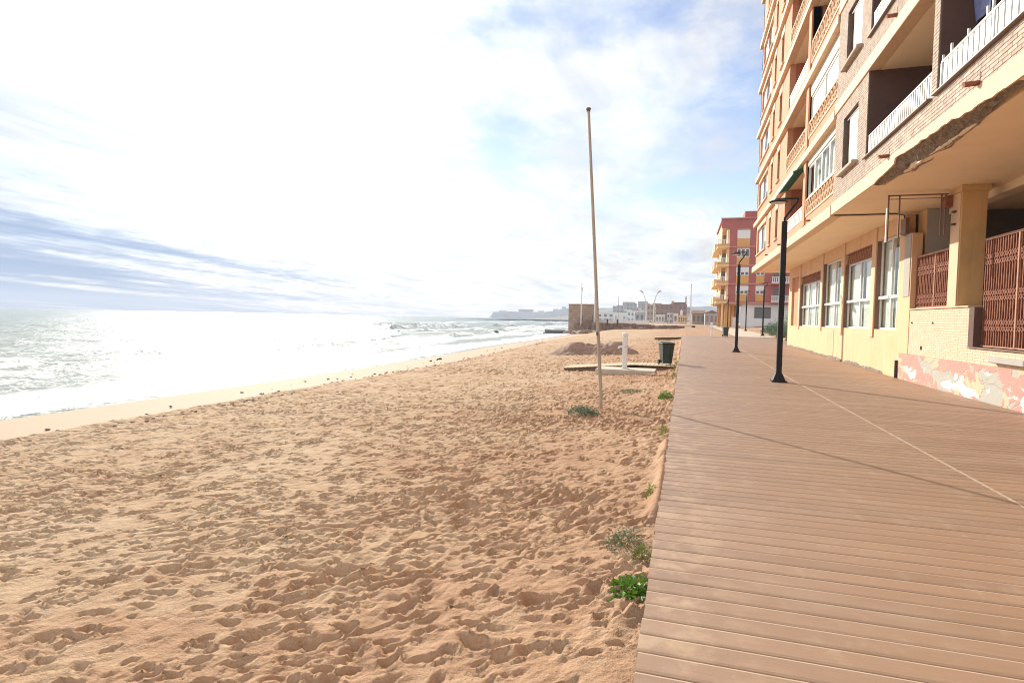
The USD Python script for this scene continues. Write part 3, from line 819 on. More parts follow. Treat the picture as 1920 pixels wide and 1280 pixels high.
    depth = 0.10 + 0.22 * np.interp(Yg, [9.6, 10.6, 11.8, 14.6, 15.95], [0.1, 0.25, 1.0, 1.0, 0.1]) * (0.7 + 0.6 * noise(np.stack([Yg * 2.2, 0 * Yg, 0 * Yg], -1), 12))
    Xg = 4.236 + T * depth
    zt = np.interp(Yg, yy, zj) + 0.03
    Zg = zt * (1 - T) + (b - 0.012) * T + (0.10 * (fbm(np.stack([Yg * 11, Xg * 14, 0 * Yg], -1), 4, 3) - 0.5) + 0.03 * (noise(np.stack([Yg * 45, Xg * 40, 0 * Yg], -1), 5) - 0.5)) * np.sin(np.pi * np.clip(T, 0.08, 0.97)) - 0.015 * (noise(np.stack([Yg * 5, Xg * 3, 0 * Yg], -1), 9) > 0.72)
    v = np.stack([Xg.ravel(), Yg.ravel(), Zg.ravel()], 1)
    i, j = np.meshgrid(np.arange(ny - 1), np.arange(nt - 1), indexing='ij'); a = (i * nt + j).ravel()
    q = np.stack([a, a + nt, a + nt + 1, a + 1], 1)
    obj('broken_edge', (v, q), M['concrete'], B, label='exposed broken concrete under the band')
    s2 = MB()
    s2.box(4.235, 4.5, Y0, 9.6, b, b + 0.34); s2.box(4.235, 4.5, 15.95, Y1 - 0.004, b, b + 0.34)
    s2.box(4.30, 4.5, 9.6, 15.95, b + 0.22, b + 0.34)
    s2.build('slab_edge', M['soffit'], B)
    # a lip of plaster hanging further in, and a stained crack
    for (ya_, yb_, xa, wd) in ((13.55, 14.7, 4.62, 0.05), (12.2, 13.1, 4.60, 0.04), (9.3, 10.6, 5.02, 0.045)):
        p = [(xa + 0.04 * math.sin(7 * y), y, b - 0.004) for y in np.linspace(ya_, yb_, 9)]
        MB().tube(p, np.array([0.004, 0.015, 0.02, 0.026, 0.02, 0.026, 0.02, 0.012, 0.004]) * wd / 0.05, 5).build('plaster_lip', M['concrete'], B)
    # drain pipes
    for y, z in ((14.9, FB[0] + 0.42), (10.77, FB[0] + 0.42), (14.79, FB[1] + 0.43), (6.2, FB[0] + 0.42)):
        m = MB(); m.tube([(4.27, y, z), (4.05, y, z - 0.012)], 0.042, 10); m.tube([(4.05, y, z - 0.012), (4.045, y, z - 0.014)], 0.046, 10)
        m.box(4.235, 4.25, y - 0.05, y - 0.03, z - 0.03, z + 0.16)
        m.build('drain_pipe', M['rust'], B)
    # roof
    MB().box(4.2, 14, Y0, Y1 - 0.004, 16.96, 17.6).build('roof', M['cream'], B)
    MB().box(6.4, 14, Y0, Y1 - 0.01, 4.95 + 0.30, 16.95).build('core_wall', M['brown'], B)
    # ---- ground floor
    MB().box(6.2, 6.42, 15.63, 20.0, -0.4, 0.78).build('plinth', M['peel'], B, label='low pink plaster plinth flaking to grey, cream and white')
    MB().box(6.2, 6.42, Y0, 15.628, -0.4, 0.78).build('plinth', M['peel'], B, label='low pink plaster plinth flaking to grey, cream and white')
    lw = MB(); lw.box(6.215, 6.42, 15.63, 19.30, 0.78, 2.05); lw.box(6.215, 6.42, Y0, 15.628, 0.78, 1.12)
    lw.build('low_wall', M['pale_mortar'], B)
    cl = MB()
    def em(x, a, b_, za, zb): brick_box(cl, x, 6.215, a, b_, za, zb)
    brick_field(15.63, 19.30, 0.785, 2.04, 6.215, 0.006, 0.25, 0.062, 0.010, rng, em)
    brick_field(9.0, 15.62, 0.785, 1.115, 6.215, 0.006, 0.25, 0.062, 0.010, rng, em)
    cl.build('pale_brick_courses', M['pale_brick'], B, kind='stuff')
    MB().bev(6.17, 6.46, 15.62, 19.32, 2.05, 2.085, 0.008).build('wall_coping', M['pale_brick'], B)
    MB().bev(6.17, 6.50, Y0, 15.60, 1.12, 1.15, 0.008).build('wall_coping', M['rubble'], B)
    MB().bev(6.08, 6.2, Y0, 14.40, 0.87, 0.99, 0.012).build('ledge_beam', M['greyplaster'], B)
    MB().box(6.2, 6.45, 15.38, 15.628, 1.15, 2.05).build('wall_end', M['brown'], B)
    for y, z in ((19.05, 1.66), (17.6, 1.66), (18.3, 0.95)):
        MB().box(6.19, 6.215, y, y + 0.06, z, z + 0.05 if z > 1 else z + 0.1).build('socket_hole', M['darkroom'], B)
    # pier next to the yellow building
    MB().box(6.195, 6.45, 19.30, 19.995, 0.78, 4.26).build('pier', M['yellow'], B)
    MB().box(6.175, 6.195, 19.36, 19.84, 2.45, 4.27).build('pier_face', M['greyplaster'], B)
    MB().bev(6.55, 7.3, 19.35, 19.97, 0.78, 4.949, 0.01).build('column', M['greyplaster'], B)
    MB().box(6.53, 6.548, 19.36, 19.96, 3.0, 4.94).build('column_face', M['column'], B)
    # the free column between the gates, with its brackets
    col = MB().bev(6.2, 6.72, 16.28, 16.82, 2.086, 4.949, 0.012).build('column', M['column'], B)
    MB().box(6.17, 6.76, 16.24, 16.86, 4.80, 4.948).build('column_head', M['column'], B)
    MB().box(6.183, 6.198, 16.31, 16.79, 2.09, 4.79).build('column_face', M['cream'], B)
    for z in (4.35, 4.05):
        MB().box(6.12, 6.183, 16.5, 16.62, z, z + 0.04).build('bracket', M['darkiron'], col)
    MB().box(6.04, 6.2, 16.72, 16.95, 4.52, 4.80).build('bracket', M['rust'], col)
    # empty sign frame standing out from the column
    f = MB()
    for x in (4.82, 5.06):
        f.box(x, x + 0.03, 16.80, 16.83, 3.72 if x < 5 else 3.80, 4.87)
    f.box(4.82, 6.12, 16.80, 16.83, 4.84, 4.87)
    f.box(5.96, 5.99, 16.80, 16.83, 3.85, 4.84); f.box(6.05, 6.08, 16.80, 16.83, 3.85, 4.84)
    f.box(4.82, 6.2, 16.805, 16.825, 4.76, 4.775)
    fr = f.build('sign_frame', M['brownframe'], B, label='empty rusty iron sign frame under the balcony')
    MB().box(4.79, 4.82, 16.79, 16.84, 3.70, 4.55).build('frame_post', M['whitepaint'], fr)
    # cable along the joint of the two buildings
    MB().tube([(4.26, 19.95, 5.0), (4.3, 19.93, 4.93), (5.0, 19.92, 4.92), (5.9, 19.9, 4.925), (6.14, 19.88, 4.86), (6.17, 19.86, 4.5), (6.16, 19.7, 4.30)], 0.018, 6).build('cable', M['darkiron'], B)
    MB().box(6.08, 6.175, 19.55, 19.95, 4.27, 4.74).build('junction_box', M['brownframe'], B)
    # porch behind the gates
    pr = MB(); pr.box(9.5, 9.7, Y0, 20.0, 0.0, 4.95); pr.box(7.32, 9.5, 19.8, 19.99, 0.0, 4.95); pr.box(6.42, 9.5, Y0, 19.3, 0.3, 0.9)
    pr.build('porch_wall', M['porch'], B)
    MB().box(7.05, 7.35, Y0, 19.3, 4.76, 4.949).build('porch_beam', M['soffit'], B)
    MB().box(8.2, 8.4, 17.2, 19.0, 0.9, 3.3).build('porch_door', M['darkroom'], B)
    # collapsible lattice gates
    def gate(y0, y1, z0, z1, x, posts):
        gp = MB().box(x - 0.03, x + 0.03, y0, y1, z1 - 0.05, z1).build('lattice_gate', M['rustlight'], B)
        MB().box(x - 0.03, x + 0.03, y0, y1, z0 + 0.01, z0 + 0.04).build('gate_rail', M['rustlight'], gp)
        for y in posts:
            MB().box(x - 0.035, x + 0.035, y, y + 0.05, z0 + 0.02, z1 - 0.05).build('gate_post', M['rustlight'], gp)
        n = int((y1 - y0) / 0.098)
        ys = np.linspace(y0 + 0.02, y1 - 0.02, n)
        for y in ys:
            MB().box(x - 0.014, x + 0.014, y - 0.013, y + 0.013, z0 + 0.04, z1 - 0.05).build('gate_bar', M['rust'], gp)
        hh = z1 - z0
        bands = [(z0 + hh * 0.70, 0.26), (z0 + hh * 0.17, 0.26)] if hh < 1.8 else [(z0 + hh * 0.80, 0.26), (z0 + hh * 0.47, 0.24), (z0 + hh * 0.20, 0.26)]
        for zc, hb in bands:
            m = MB()
            w = ys[1] - ys[0]
            for k in range(n - 1):
                for r in range(2):
                    za = zc - hb / 2 + r * hb / 2; zb = za + hb / 2
                    for s_ in (0, 1):
                        p = [(x - 0.018, ys[k], za if s_ else zb), (x - 0.018, ys[k + 1], zb if s_ else za)]
                        d = np.array(p[1]) - np.array(p[0]); n_ = np.array([0, -d[2], d[1]]); n_ = n_ / np.linalg.norm(n_) * 0.009
                        a_ = np.array(p[0]); b_ = np.array(p[1]); o = np.array([0.005, 0, 0])
                        m.add([a_ - n_ - o, b_ - n_ - o, b_ + n_ - o, a_ + n_ - o, a_ - n_ + o, b_ - n_ + o, b_ + n_ + o, a_ + n_ + o], BOX_F)
            m.build('lattice_band', M['rust'], gp)
    gate(16.84, 19.28, 2.09, 3.58, 6.34, (17.95,))
    gate(11.6, 15.36, 1.16, 3.56, 6.36, (13.95, 12.2))
    gate(6.4, 11.3, 1.16, 3.56, 6.36, (9.3,))
    MB().bev(6.2, 6.72, 11.3, 11.6, 1.155, 4.949, 0.012).build('column', M['column'], B)
    MB().bev(6.2, 6.72, 5.9, 6.4, 1.155, 4.949, 0.012).build('column', M['column'], B)
    MB().box(6.2, 6.72, Y0, 5.9, 1.155, 4.949).build('ground_wall', M['column'], B)
    MB().box(6.36, 6.375, 17.25, 17.85, 2.13, 2.50).build('scrawled_board', M['scrawl'], B, label='small board covered in black and white scrawl')
build_brick_building()
cl = MB()
yy = np.linspace(11.75, 12.3, 14); zz = np.linspace(6.95, 7.6, 12)
Yg, Zg = np.meshgrid(yy, zz)
Xg = 4.72 + 0.05 * np.sin(Yg * 19) * (7.2 - Zg) + 0.04 * noise(np.stack([Yg * 6, Zg * 3, 0 * Yg], -1), 5)
Yg = Yg + (Zg - 6.65) * 0.10
v, q = grid_mesh(yy, zz, Xg)
v = np.stack([Xg.ravel(), Yg.ravel(), Zg.ravel()], 1)
v2 = v + [0.012, 0, 0]
fq = np.vstack([np.vstack([q[:, [0, 1, 2]], q[:, [0, 2, 3]]])[:, ::-1], np.vstack([q[:, [0, 1, 2]], q[:, [0, 2, 3]]]) + len(v)])
obj('hanging_laundry', (np.vstack([v, v2]), fq), M['bluecloth'], smooth=True, label='blue patterned cloth hanging to dry inside the white slatted balcony', cat='laundry')

# ------------------------------------------------------------------ orange apartment building
def build_orange_building():
    B = thing('orange_apartment_building', 'tall orange brick apartment building with cream floor bands above a yellow ground floor', 'building')
    Y0, Y1 = 20.005, 41.6
    FB = [4.90, 7.87, 10.74, 13.68, 16.60, 19.50, 22.42, 25.34]
    XF = 4.36
    slabs = MB()
    rec = MB(); core = MB()
    for k, b in enumerate(FB):
        top = FB[k + 1] if k + 1 < len(FB) else b + 2.92
        MB().bev(4.18, 4.5, Y0, 41.78, b, b + 0.36 if k == 0 else b + 0.27, 0.01).build('floor_band', M['cream'], B)
        slabs.box(4.5, 14, Y0, 41.6, b, b + 0.27)
        openA, openB = k in (2, 4, 6), True
        # windows of the plain wall: narrow, narrow, wide at the corner
        wins = [(32.25, 33.05, b + 1.05, b + 2.50, 'n'), (34.75, 35.45, b + 1.05, b + 2.50, 'n'), (36.75, 40.9, b + 1.10, b + 2.62, 'w')]
        if k >= 5:
            wins[2] = (37.2, 39.6, b + 1.1, b + 2.62, 'w')
        pz = 0.80 if k == 0 else 1.40
        holes = [(20.28, 24.9, b + 0.80, top), (25.35, 30.1, b + 0.80, top)] + [w[:4] for w in wins]
        wall_x(XF, XF + 0.25, Y0, Y1, b + (0.36 if k == 0 else 0.27), top, holes).build('wall', M['orange_wall'], B)
        for (ya, yb, za, zb, kind) in wins:
            m = MB(); t = 0.05 if kind == 'n' else 0.06
            m.box(XF + 0.10, XF + 0.18, ya, ya + t, za, zb); m.box(XF + 0.10, XF + 0.18, yb - t, yb, za, zb); m.box(XF + 0.10, XF + 0.18, ya + t, yb - t, za, za + t); m.box(XF + 0.10, XF + 0.18, ya + t, yb - t, zb - t, zb)
            if kind == 'w':
                for f in (0.33, 0.66):
                    y = ya + (yb - ya) * f; m.box(XF + 0.09, XF + 0.18, y - 0.04, y + 0.04, za + t, zb - t)
            wp = m.build('window', M['whitepaint'] if kind == 'w' else M['brownframe'], B)
            MB().box(XF + 0.13, XF + 0.15, ya + t, yb - t, za + t, zb - t).build('pane', M['glassdark'], wp)
            if kind == 'w':
                MB().box(XF + 0.115, XF + 0.128, ya + (yb - ya) * 0.66 + 0.04, yb - t, za + t, zb - t).build('blind', M['blind'], wp)
                MB().box(XF + 0.115, XF + 0.128, ya + t, ya + (yb - ya) * 0.33 - 0.04, za + 0.5, zb - t).build('blind', M['blind'], wp)
            MB().bev(XF - 0.09, XF + 0.10, ya - 0.1, yb + 0.1, za - 0.11, za - 0.03, 0.012).build('window_sill', M['cream'], B)
            MB().box(XF - 0.025, XF - 0.001, ya - 0.12, yb + 0.12, zb + 0.02, min(zb + 0.36, top - 0.01)).build('lintel', M['cream'], B)
        # bay next to the brick building
        def ornament(ya, yb, za, zb, xo):
            m = MB(); m.box(xo - 0.05, xo + 0.04, ya, yb, za, za + 0.07); m.box(xo - 0.05, xo + 0.04, ya, yb, zb - 0.07, zb); m.box(xo - 0.05, xo + 0.04, ya, ya + 0.08, za + 0.07, zb - 0.07); m.box(xo - 0.05, xo + 0.04, yb - 0.08, yb, za + 0.07, zb - 0.07)
            pp = m.build('ornamental_panel', M['cream'], B)
            MB().box(xo, xo + 0.03, ya + 0.08, yb - 0.08, za + 0.07, zb - 0.07).build('panel_back', M['orn_back'], pp)
            n = 11
            w = (yb - ya - 0.16) / n
            for i in range(n):
                yc = ya + 0.08 + (i + 0.5) * w; zc = (za + zb) / 2; hh = (zb - za) / 2 - 0.07
                d = MB()
                for s_ in (-1, 1):
                    pts = [(xo - 0.015, yc + s_ * 0.40 * w * math.sin(math.pi * t), zc - hh + 2 * hh * t) for t in np.linspace(0, 1, 7)]
                    d.tube(pts, 0.028, 4)
                d.build('ornament', M['ornament'], pp)
        # a proud orange frame round the bay
        MB().box(XF - 0.06, XF + 0.25, 24.9, 25.35, b + 0.5, top).build('bay_frame', M['orange_paint'], B)
        MB().box(XF - 0.05, XF - 0.002, Y0, 20.27, b + 0.5, top).build('bay_frame', M['orange_paint'], B)
        if not openA:
            za, zb = (b + 1.52, b + 2.72) if k == 0 else (b + 1.48, b + 2.40)
            ornament(20.30, 24.88, b + 0.80, za - 0.05, XF + 0.02)
            m = MB(); t = 0.07
            m.box(XF + 0.05, XF + 0.13, 20.29, 20.29 + t, za, zb); m.box(XF + 0.05, XF + 0.13, 24.89 - t, 24.89, za, zb); m.box(XF + 0.05, XF + 0.13, 20.29 + t, 24.89 - t, za, za + t); m.box(XF + 0.05, XF + 0.13, 20.29 + t, 24.89 - t, zb - t, zb)
            nsash = 4 if k == 0 else 2
            for i in range(1, nsash):
                y = 20.29 + 4.6 * i / nsash; m.box(XF + 0.04, XF + 0.13, y - 0.05, y + 0.05, za + t, zb - t)
            wp = m.build('window', M['whitepaint'], B, label='white sliding window above an ornamental panel')
            for i in range(nsash):
                y = 20.29 + 4.6 * i / nsash
                if k == 0:
                    MB().box(XF + 0.09, XF + 0.10, y + 0.06, y + 4.6 / nsash - 0.06, za + t, zb - t).build('pane', M['pane'], wp)
                    ww = 0.95 if i in (0, 2) else 0.6
                    MB().box(XF + 0.20, XF + 0.24, y + 0.06, y + 0.06 + ww, za + t, zb - t).build('curtain', M['curtain'], wp)
                else:
                    MB().box(XF + 0.09, XF + 0.11, y + 0.06, y + 4.6 / nsash - 0.06, za + t, zb - t).build('shutter', M['blind'], wp)
            MB().box(XF + 0.36, XF + 0.40, 20.28, 24.9, b + 0.8, top).build('room_back', M['darkroom'], wp)
            MB().box(XF + 0.01, XF + 0.2, 20.30, 24.88, zb + 0.004, top - 0.004).build('shutter_box', M['beigebox'], B)
        else:
            ornament(20.30, 24.88, b + 0.80, b + 1.62, XF + 0.02)
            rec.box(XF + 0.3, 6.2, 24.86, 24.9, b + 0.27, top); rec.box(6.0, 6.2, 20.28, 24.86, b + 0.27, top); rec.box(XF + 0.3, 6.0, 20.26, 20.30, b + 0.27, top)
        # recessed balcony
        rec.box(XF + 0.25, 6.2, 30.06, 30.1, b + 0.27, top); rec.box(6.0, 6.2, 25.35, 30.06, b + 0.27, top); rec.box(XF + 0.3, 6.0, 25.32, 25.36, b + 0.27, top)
        if k in (0, 2):
            r = MB(); r.bev(XF + 0.02, XF + 0.08, 25.36, 30.08, b + 1.36, b + 1.42, 0.008); r.box(XF + 0.03, XF + 0.06, 25.36, 30.08, b + 0.86, b + 0.89)
            rp = r.build('railing', M['whitepaint'], B)
            MB().box(XF + 0.05, XF + 0.06, 25.36, 30.08, b + 0.89, b + 1.36).build('railing_panel', M['blind'], rp)
            for y in np.arange(25.5, 30.0, 0.3):
                MB().box(XF + 0.025, XF + 0.049, y, y + 0.04, b + 0.89, b + 1.36).build('baluster', M['whitepaint'], rp)
        else:
            ornament(25.37, 30.08, b + 0.80, b + 1.45, XF + 0.02)
        if k == 0:
            m = MB(); m.prism_y([(4.46, top - 0.06), (4.46, top - 0.03), (3.95, top - 0.22), (3.95, top - 0.25)], 25.5, 29.9)
            aw = m.build('awning', M['green_awning'], B, label='folded dark green balcony awning')
            MB().box(3.93, 3.96, 25.5, 29.9, top - 0.34, top - 0.215).build('awning_valance', M['green_pale'], aw)
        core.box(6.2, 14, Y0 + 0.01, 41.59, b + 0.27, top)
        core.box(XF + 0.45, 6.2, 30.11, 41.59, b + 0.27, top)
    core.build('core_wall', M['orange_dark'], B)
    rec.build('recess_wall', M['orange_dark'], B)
    slabs.build('floor_slab', M['soffit'], B)
    MB().box(4.18, 14, Y0, 41.78, 28.26, 29.0).build('roof', M['cream'], B)
    # end wall towards the far side is plain
    MB().box(XF, XF + 0.44, 41.35, 41.6, 5.26, 28.2).build('corner_pier', M['orange_paint'], B)
    for y, z in ((30.9, 5.42), (24.0, 5.44), (35.5, 5.42)):
        MB().tube([(XF + 0.02, y, z), (XF - 0.16, y, z - 0.01)], 0.04, 8).build('drain_pipe', M['rust'], B)
    # ---- ground floor
    XW = 6.2
    bays = [(36.0, 38.75, 'panel'), (30.95, 35.95, 'w'), (26.97, 30.42, 'w'), (23.1, 26.55, 'w'), (20.32, 22.5, 'w')]
    S = 1.46
    tops = {36.0: 4.32, 30.95: 4.18, 26.97: 4.40, 23.1: 4.43, 20.32: 4.43}
    holes = [(a, b, S, tops[a]) for a, b, t in bays]
    wall_x(XW, XW + 0.28, 20.005, 39.8, -0.5, 4.895, holes).build('ground_wall', M['yellow'], B)
    MB().box(XW + 0.28, 14, 39.5, 39.8, -0.5, 4.895).build('end_wall', M['yellow'], B)
    MB().box(XW + 1.6, 14, 20.02, 39.5, -0.5, 4.89).build('ground_core', M['darkroom'], B)
    for y in (36.0 - 0.03, 30.43, 26.57, 22.52):
        w = 0.40
        MB().bev(XW - 0.045, XW - 0.001, y, y + w, 1.18 if y < 30 else 1.3, 4.89, 0.008).build('pilaster', M['cream'], B)
    MB().box(XW - 0.012, XW - 0.001, 27.98, 28.03, 0.1, 1.4).build('wall_joint', M['orn_back'], B)
    MB().tube([(XW - 0.03, 20.09, -0.1), (XW - 0.03, 20.09, 0.55)], 0.045, 8).build('downpipe', M['darkiron'], B)
    for a, b, t in bays:
        zt = tops[a]
        if t == 'panel':
            MB().box(XW + 0.12, XW + 0.2, a, b, S, zt).build('brick_panel', M['orange_wall'], B, label='blind orange brick panel')
            continue
        zb = zt
        if a in (30.95, 23.1):
            zb = zt - 0.42
            m = MB(); m.box(XW + 0.05, XW + 0.12, a, b, zb, zb + 0.05); m.box(XW + 0.05, XW + 0.12, a, b, zt - 0.04, zt)
            tp = m.build('transom', M['rust'], B, label='rusty lattice panel over the window')
            n = int((b - a) / 0.30); w = (b - a) / n
            for i in range(n):
                d = MB()
                for s_ in (-1, 1):
                    d.tube([(XW + 0.08, a + i * w + (0 if s_ > 0 else w), zb + 0.05), (XW + 0.08, a + (i + 0.5) * w, zt - 0.04)], 0.022, 4)
                d.build('lattice_piece', M['rustlight'], tp)
            MB().box(XW + 0.15, XW + 0.18, a, b, zb, zt).build('transom_back', M['orange_dark'], tp)
        m = MB(); x0, x1, f = XW + 0.13, XW + 0.19, 0.06
        m.box(x0, x1, a, a + f, S, zb); m.box(x0, x1, b - f, b, S, zb); m.box(x0, x1, a + f, b - f, S, S + f); m.box(x0, x1, a + f, b - f, zb - f, zb)
        mids = [(a + b) / 2] if b - a < 4 else [a + (b - a) / 3, a + 2 * (b - a) / 3]
        for y in mids: m.box(x0 - 0.005, x1, y - 0.05, y + 0.05, S + f, zb - f)
        edges = [a + f] + [e for y in mids for e in (y - 0.05, y + 0.05)] + [b - f]
        wp = m.build('window', M['whitepaint'], B, label='tall white framed window with white curtains')
        for i in range(0, len(edges), 2):
            MB().bev(x0 - 0.06, x1, edges[i], edges[i + 1], 2.46, 2.56, 0.01).build('crossbar', M['whitepaint'], wp)
            MB().box(x0 + 0.03, x0 + 0.036, edges[i], edges[i + 1], S + f, 2.46).build('pane', M['pane'], wp)
            MB().box(x0 + 0.03, x0 + 0.036, edges[i], edges[i + 1], 2.56, zb - f).build('pane', M['pane'], wp)
            ya, yb = edges[i], edges[i + 1]
            g0 = yb - 0.18 * (yb - ya) if i == 0 else yb
            MB().box(x0 + 0.11, x0 + 0.13, ya, g0, 2.50, zb - f).build('curtain', M['curtain'], wp)
            MB().box(x0 + 0.11, x0 + 0.13, ya, yb, S + f, 2.49).build('curtain', M['curtain'], wp)
        MB().box(x0 + 0.5, x0 + 0.55, a, b, S, zb).build('room_back', M['darkroom'], wp)
        MB().box(XW + 0.001, x0, b - 0.012, b + 0.0, S, zb).build('jamb', M['brownframe'], wp)
    # crumbled strip along the foot of the yellow wall
    ya = np.linspace(21.2, 39.75, 420); tt = np.linspace(0, 1, 6)
    T, Yg = np.meshgrid(tt, ya)
    hgt = (0.05 + 0.14 * fbm(np.stack([Yg * 1.3, 0 * Yg, 0 * Yg], -1), 4, 2)) * sstep(21.2, 21.6, Yg)
    Zg = deck_z(Yg) - 0.02 + T * hgt
    Xg = XW - 0.004 - (0.012 + 0.03 * fbm(np.stack([Yg * 9, T * 2.5, 0 * Yg], -1), 3, 7)) * (T < 0.99)
    v = np.stack([Xg.ravel(), Yg.ravel(), Zg.ravel()], 1)
    i, j = np.meshgrid(np.arange(len(ya) - 1), np.arange(5), indexing='ij'); a = (i * 6 + j).ravel()
    obj('crumbled_base', (v, np.stack([a, a + 1, a + 7, a + 6], 1)), M['concrete'], B, label='crumbling grey strip at the foot of the yellow wall')
    rng = np.random.default_rng(8)
    for i in range(14):
        y = rng.uniform(21.3, 39.6); s_ = rng.uniform(0.04, 0.11)
        v, f_ = jitter_rock((XW - 0.015, y, float(deck_z(y)) + s_ * 0.5), (s_ * 0.5, s_ * 1.4, s_ * 0.9), 100 + i, 1, 0.4)
        obj('base_stone', (v, f_), M['greyplaster'] if i % 3 else M['concrete'], B)
build_orange_building()
# ------------------------------------------------------------------ street lamps
def build_lamps():
    spots = [(2.50, 17.2, 'nearest tall black street lamp standing on the deck in front of the yellow wall'),
             (2.50, 30.9, 'second black street lamp on the deck, before the open end of the boardwalk'),
             (7.05, 59.0, 'black street lamp beside the scrub, in front of the dark garage opening'),
             (7.25, 77.0, 'slim black street lamp in front of the white ground floor wall'),
             (6.15, 92.5, 'farthest black street lamp, close to the ochre columns of the red building')]
    first = None
    for x, y, label in spots:
        z = float(deck_z(y)) + 0.012
        if first is None:
            t = first = thing('street_lamp', label, 'street lamp', (x, y, z), 0, 'street lamps along the promenade')
            m = MB(); m.bev(-0.20, 0.20, -0.20, 0.20, -0.01, 0.018, 0.006); m.frus(0, 0, 0.018, 0.24, 0.165, 0.075)
            bp = m.build('base', M['black'], t)
            for sx in (-1, 1):
                for sy in (-1, 1):
                    MB().tube([(sx * 0.178, sy * 0.178, 0.018), (sx * 0.178, sy * 0.178, 0.035)], 0.012, 6).build('bolt', M['black'], bp)
            MB().bev(-0.068, 0.068, -0.068, 0.068, 0.24, 4.33, 0.008).build('post', M['black'], t)
            MB().tube([(0.0, 0, 4.25), (0.0, 0, 4.42), (0.30, 0, 4.86), (0.31, 0, 4.93)], 0.030, 8).build('arm', M['black'], t)
            m = MB(); m.bev(-0.10, 0.335, -0.035, 0.035, 4.915, 4.965, 0.01); m.frus(-0.16, 0, 4.89, 4.945, 0.16, 0.10, 20)
            m.build('head_bracket', M['black'], t)
            m = MB(); m.frus(-0.17, 0, 4.835, 4.862, 0.20, 0.245, 28); m.frus(-0.17, 0, 4.862, 4.892, 0.245, 0.20, 28)
            h = m.build('lamp_head', M['black'], t, smooth=30)
            MB().frus(-0.17, 0, 4.822, 4.835, 0.165, 0.19, 24).build('lens', M['lens'], h)
        else:
            dup(first, (x, y, z), 0, label)
build_lamps()

# ------------------------------------------------------------------ pole on the sand
def build_pole():
    t = thing('flag_pole', 'tall bare weathered pole leaning a little, standing in the sand by the deck', 'pole', (-1.61, 12.05, sand_z(-1.61, 12.05)))
    MB().tube([(0, 0, -0.3), (-0.02, 0, 0.3), (-0.14, 0, 2.0), (-0.29, 0, 4.2), (-0.43, 0, 6.19)], [0.038, 0.037, 0.035, 0.032, 0.028], 12).build('shaft', M['pole'], t, smooth=40)
    m = MB(); m.tube([(-0.43, 0, 6.16), (-0.432, 0, 6.20)], 0.04, 10); m.tube([(-0.432, 0, 6.20), (-0.434, 0, 6.225)], [0.055, 0.05], 10)
    m.build('pole_cap', M['polecap'], t)
    MB().tube([(-0.125, -0.045, 1.55), (-0.13, -0.045, 1.62)], 0.02, 6).build('cleat', M['polecap'], t)
build_pole()

# ------------------------------------------------------------------ side walkways, foot showers and bins
def build_walkway(x0, x1, y0, y1, z1, z0, label):
    """planks across a walk that runs out over the sand from x1 to x0, sinking from z1 to z0"""
    t = thing('beach_walkway', label, 'walkway', (0, 0, 0), 0, 'plank walkways across the sand')
    n = int((x1 - x0) / 0.14)
    for i in range(n):
        a = x0 + (x1 - x0) * i / n; b = a + 0.132
        z = z0 + (z1 - z0) * min(1.0, (a - x0) / (0.62 * (x1 - x0)))
        MB().bev(a, b, y0, y1, z - 0.03, z, 0.004).build('plank', M['walkplank'], t)
    f = MB()
    for y in (y0 + 0.08, (y0 + y1) / 2, y1 - 0.13):
        v = [[x0, y, z0 - 0.2], [x1, y, z1 - 0.2], [x1, y + 0.06, z1 - 0.2], [x0, y + 0.06, z0 - 0.2], [x0, y, z0 - 0.032], [x1, y, z1 - 0.032], [x1, y + 0.06, z1 - 0.032], [x0, y + 0.06, z0 - 0.032]]
        v[5][2] = v[6][2] = z1 - 0.032
        f.add(v, BOX_F)
    f.build('bearer', M['rubble'], t)
build_walkway(-4.35, -0.30, 21.5, 22.8, -0.02, -0.24, 'pale plank walkway from the deck to a white foot shower and a green bin')
build_walkway(-2.55, 4.2, 53.3, 54.9, 0.30, 0.10, 'far plank walkway where the deck ends, with the smaller bin')

def build_shower(x, y, z, label, slab):
    t = thing('foot_shower', label, 'foot shower', (x, y, z), 0, 'white foot showers beside the walkways')
    m = MB(); m.bev(-0.085, 0.085, -0.085, 0.085, 0.03, 1.14, 0.02); m.tube([(0, 0, 1.14), (0, 0, 1.19), (0, 0, 1.25), (0, 0, 1.28)], [0.085, 0.11, 0.10, 0.03], 14)
    m.build('post', M['whitepaint'], t, smooth=30)
    MB().bev(-0.14, 0.14, -0.14, 0.14, 0.0, 0.03, 0.008).build('foot_plate', M['whitepaint'], t)
    for sx in (-1, 1):
        MB().tube([(sx * 0.08, 0, 0.77), (sx * 0.20, 0, 0.77), (sx * 0.225, 0, 0.70)], 0.036, 8).build('tap', M['alu'], t)
    MB().tube([(0, -0.08, 0.80), (0, -0.16, 0.80), (0, -0.17, 0.75)], 0.02, 8).build('tap', M['alu'], t)
sl = MB(); sl.bev(-2.95, -0.92, 20.2, 21.35, -0.42, -0.12, 0.02)
sl.build('concrete_slab', M['slab'], None, label='low pale concrete slab under the nearer white foot shower', cat='slab')
build_shower(-2.0, 20.75, -0.12, 'white foot shower post on the low concrete slab by the nearer walkway', True)
build_shower(2.25, 53.0, 0.26, 'small white foot shower post beside the far walkway', False)

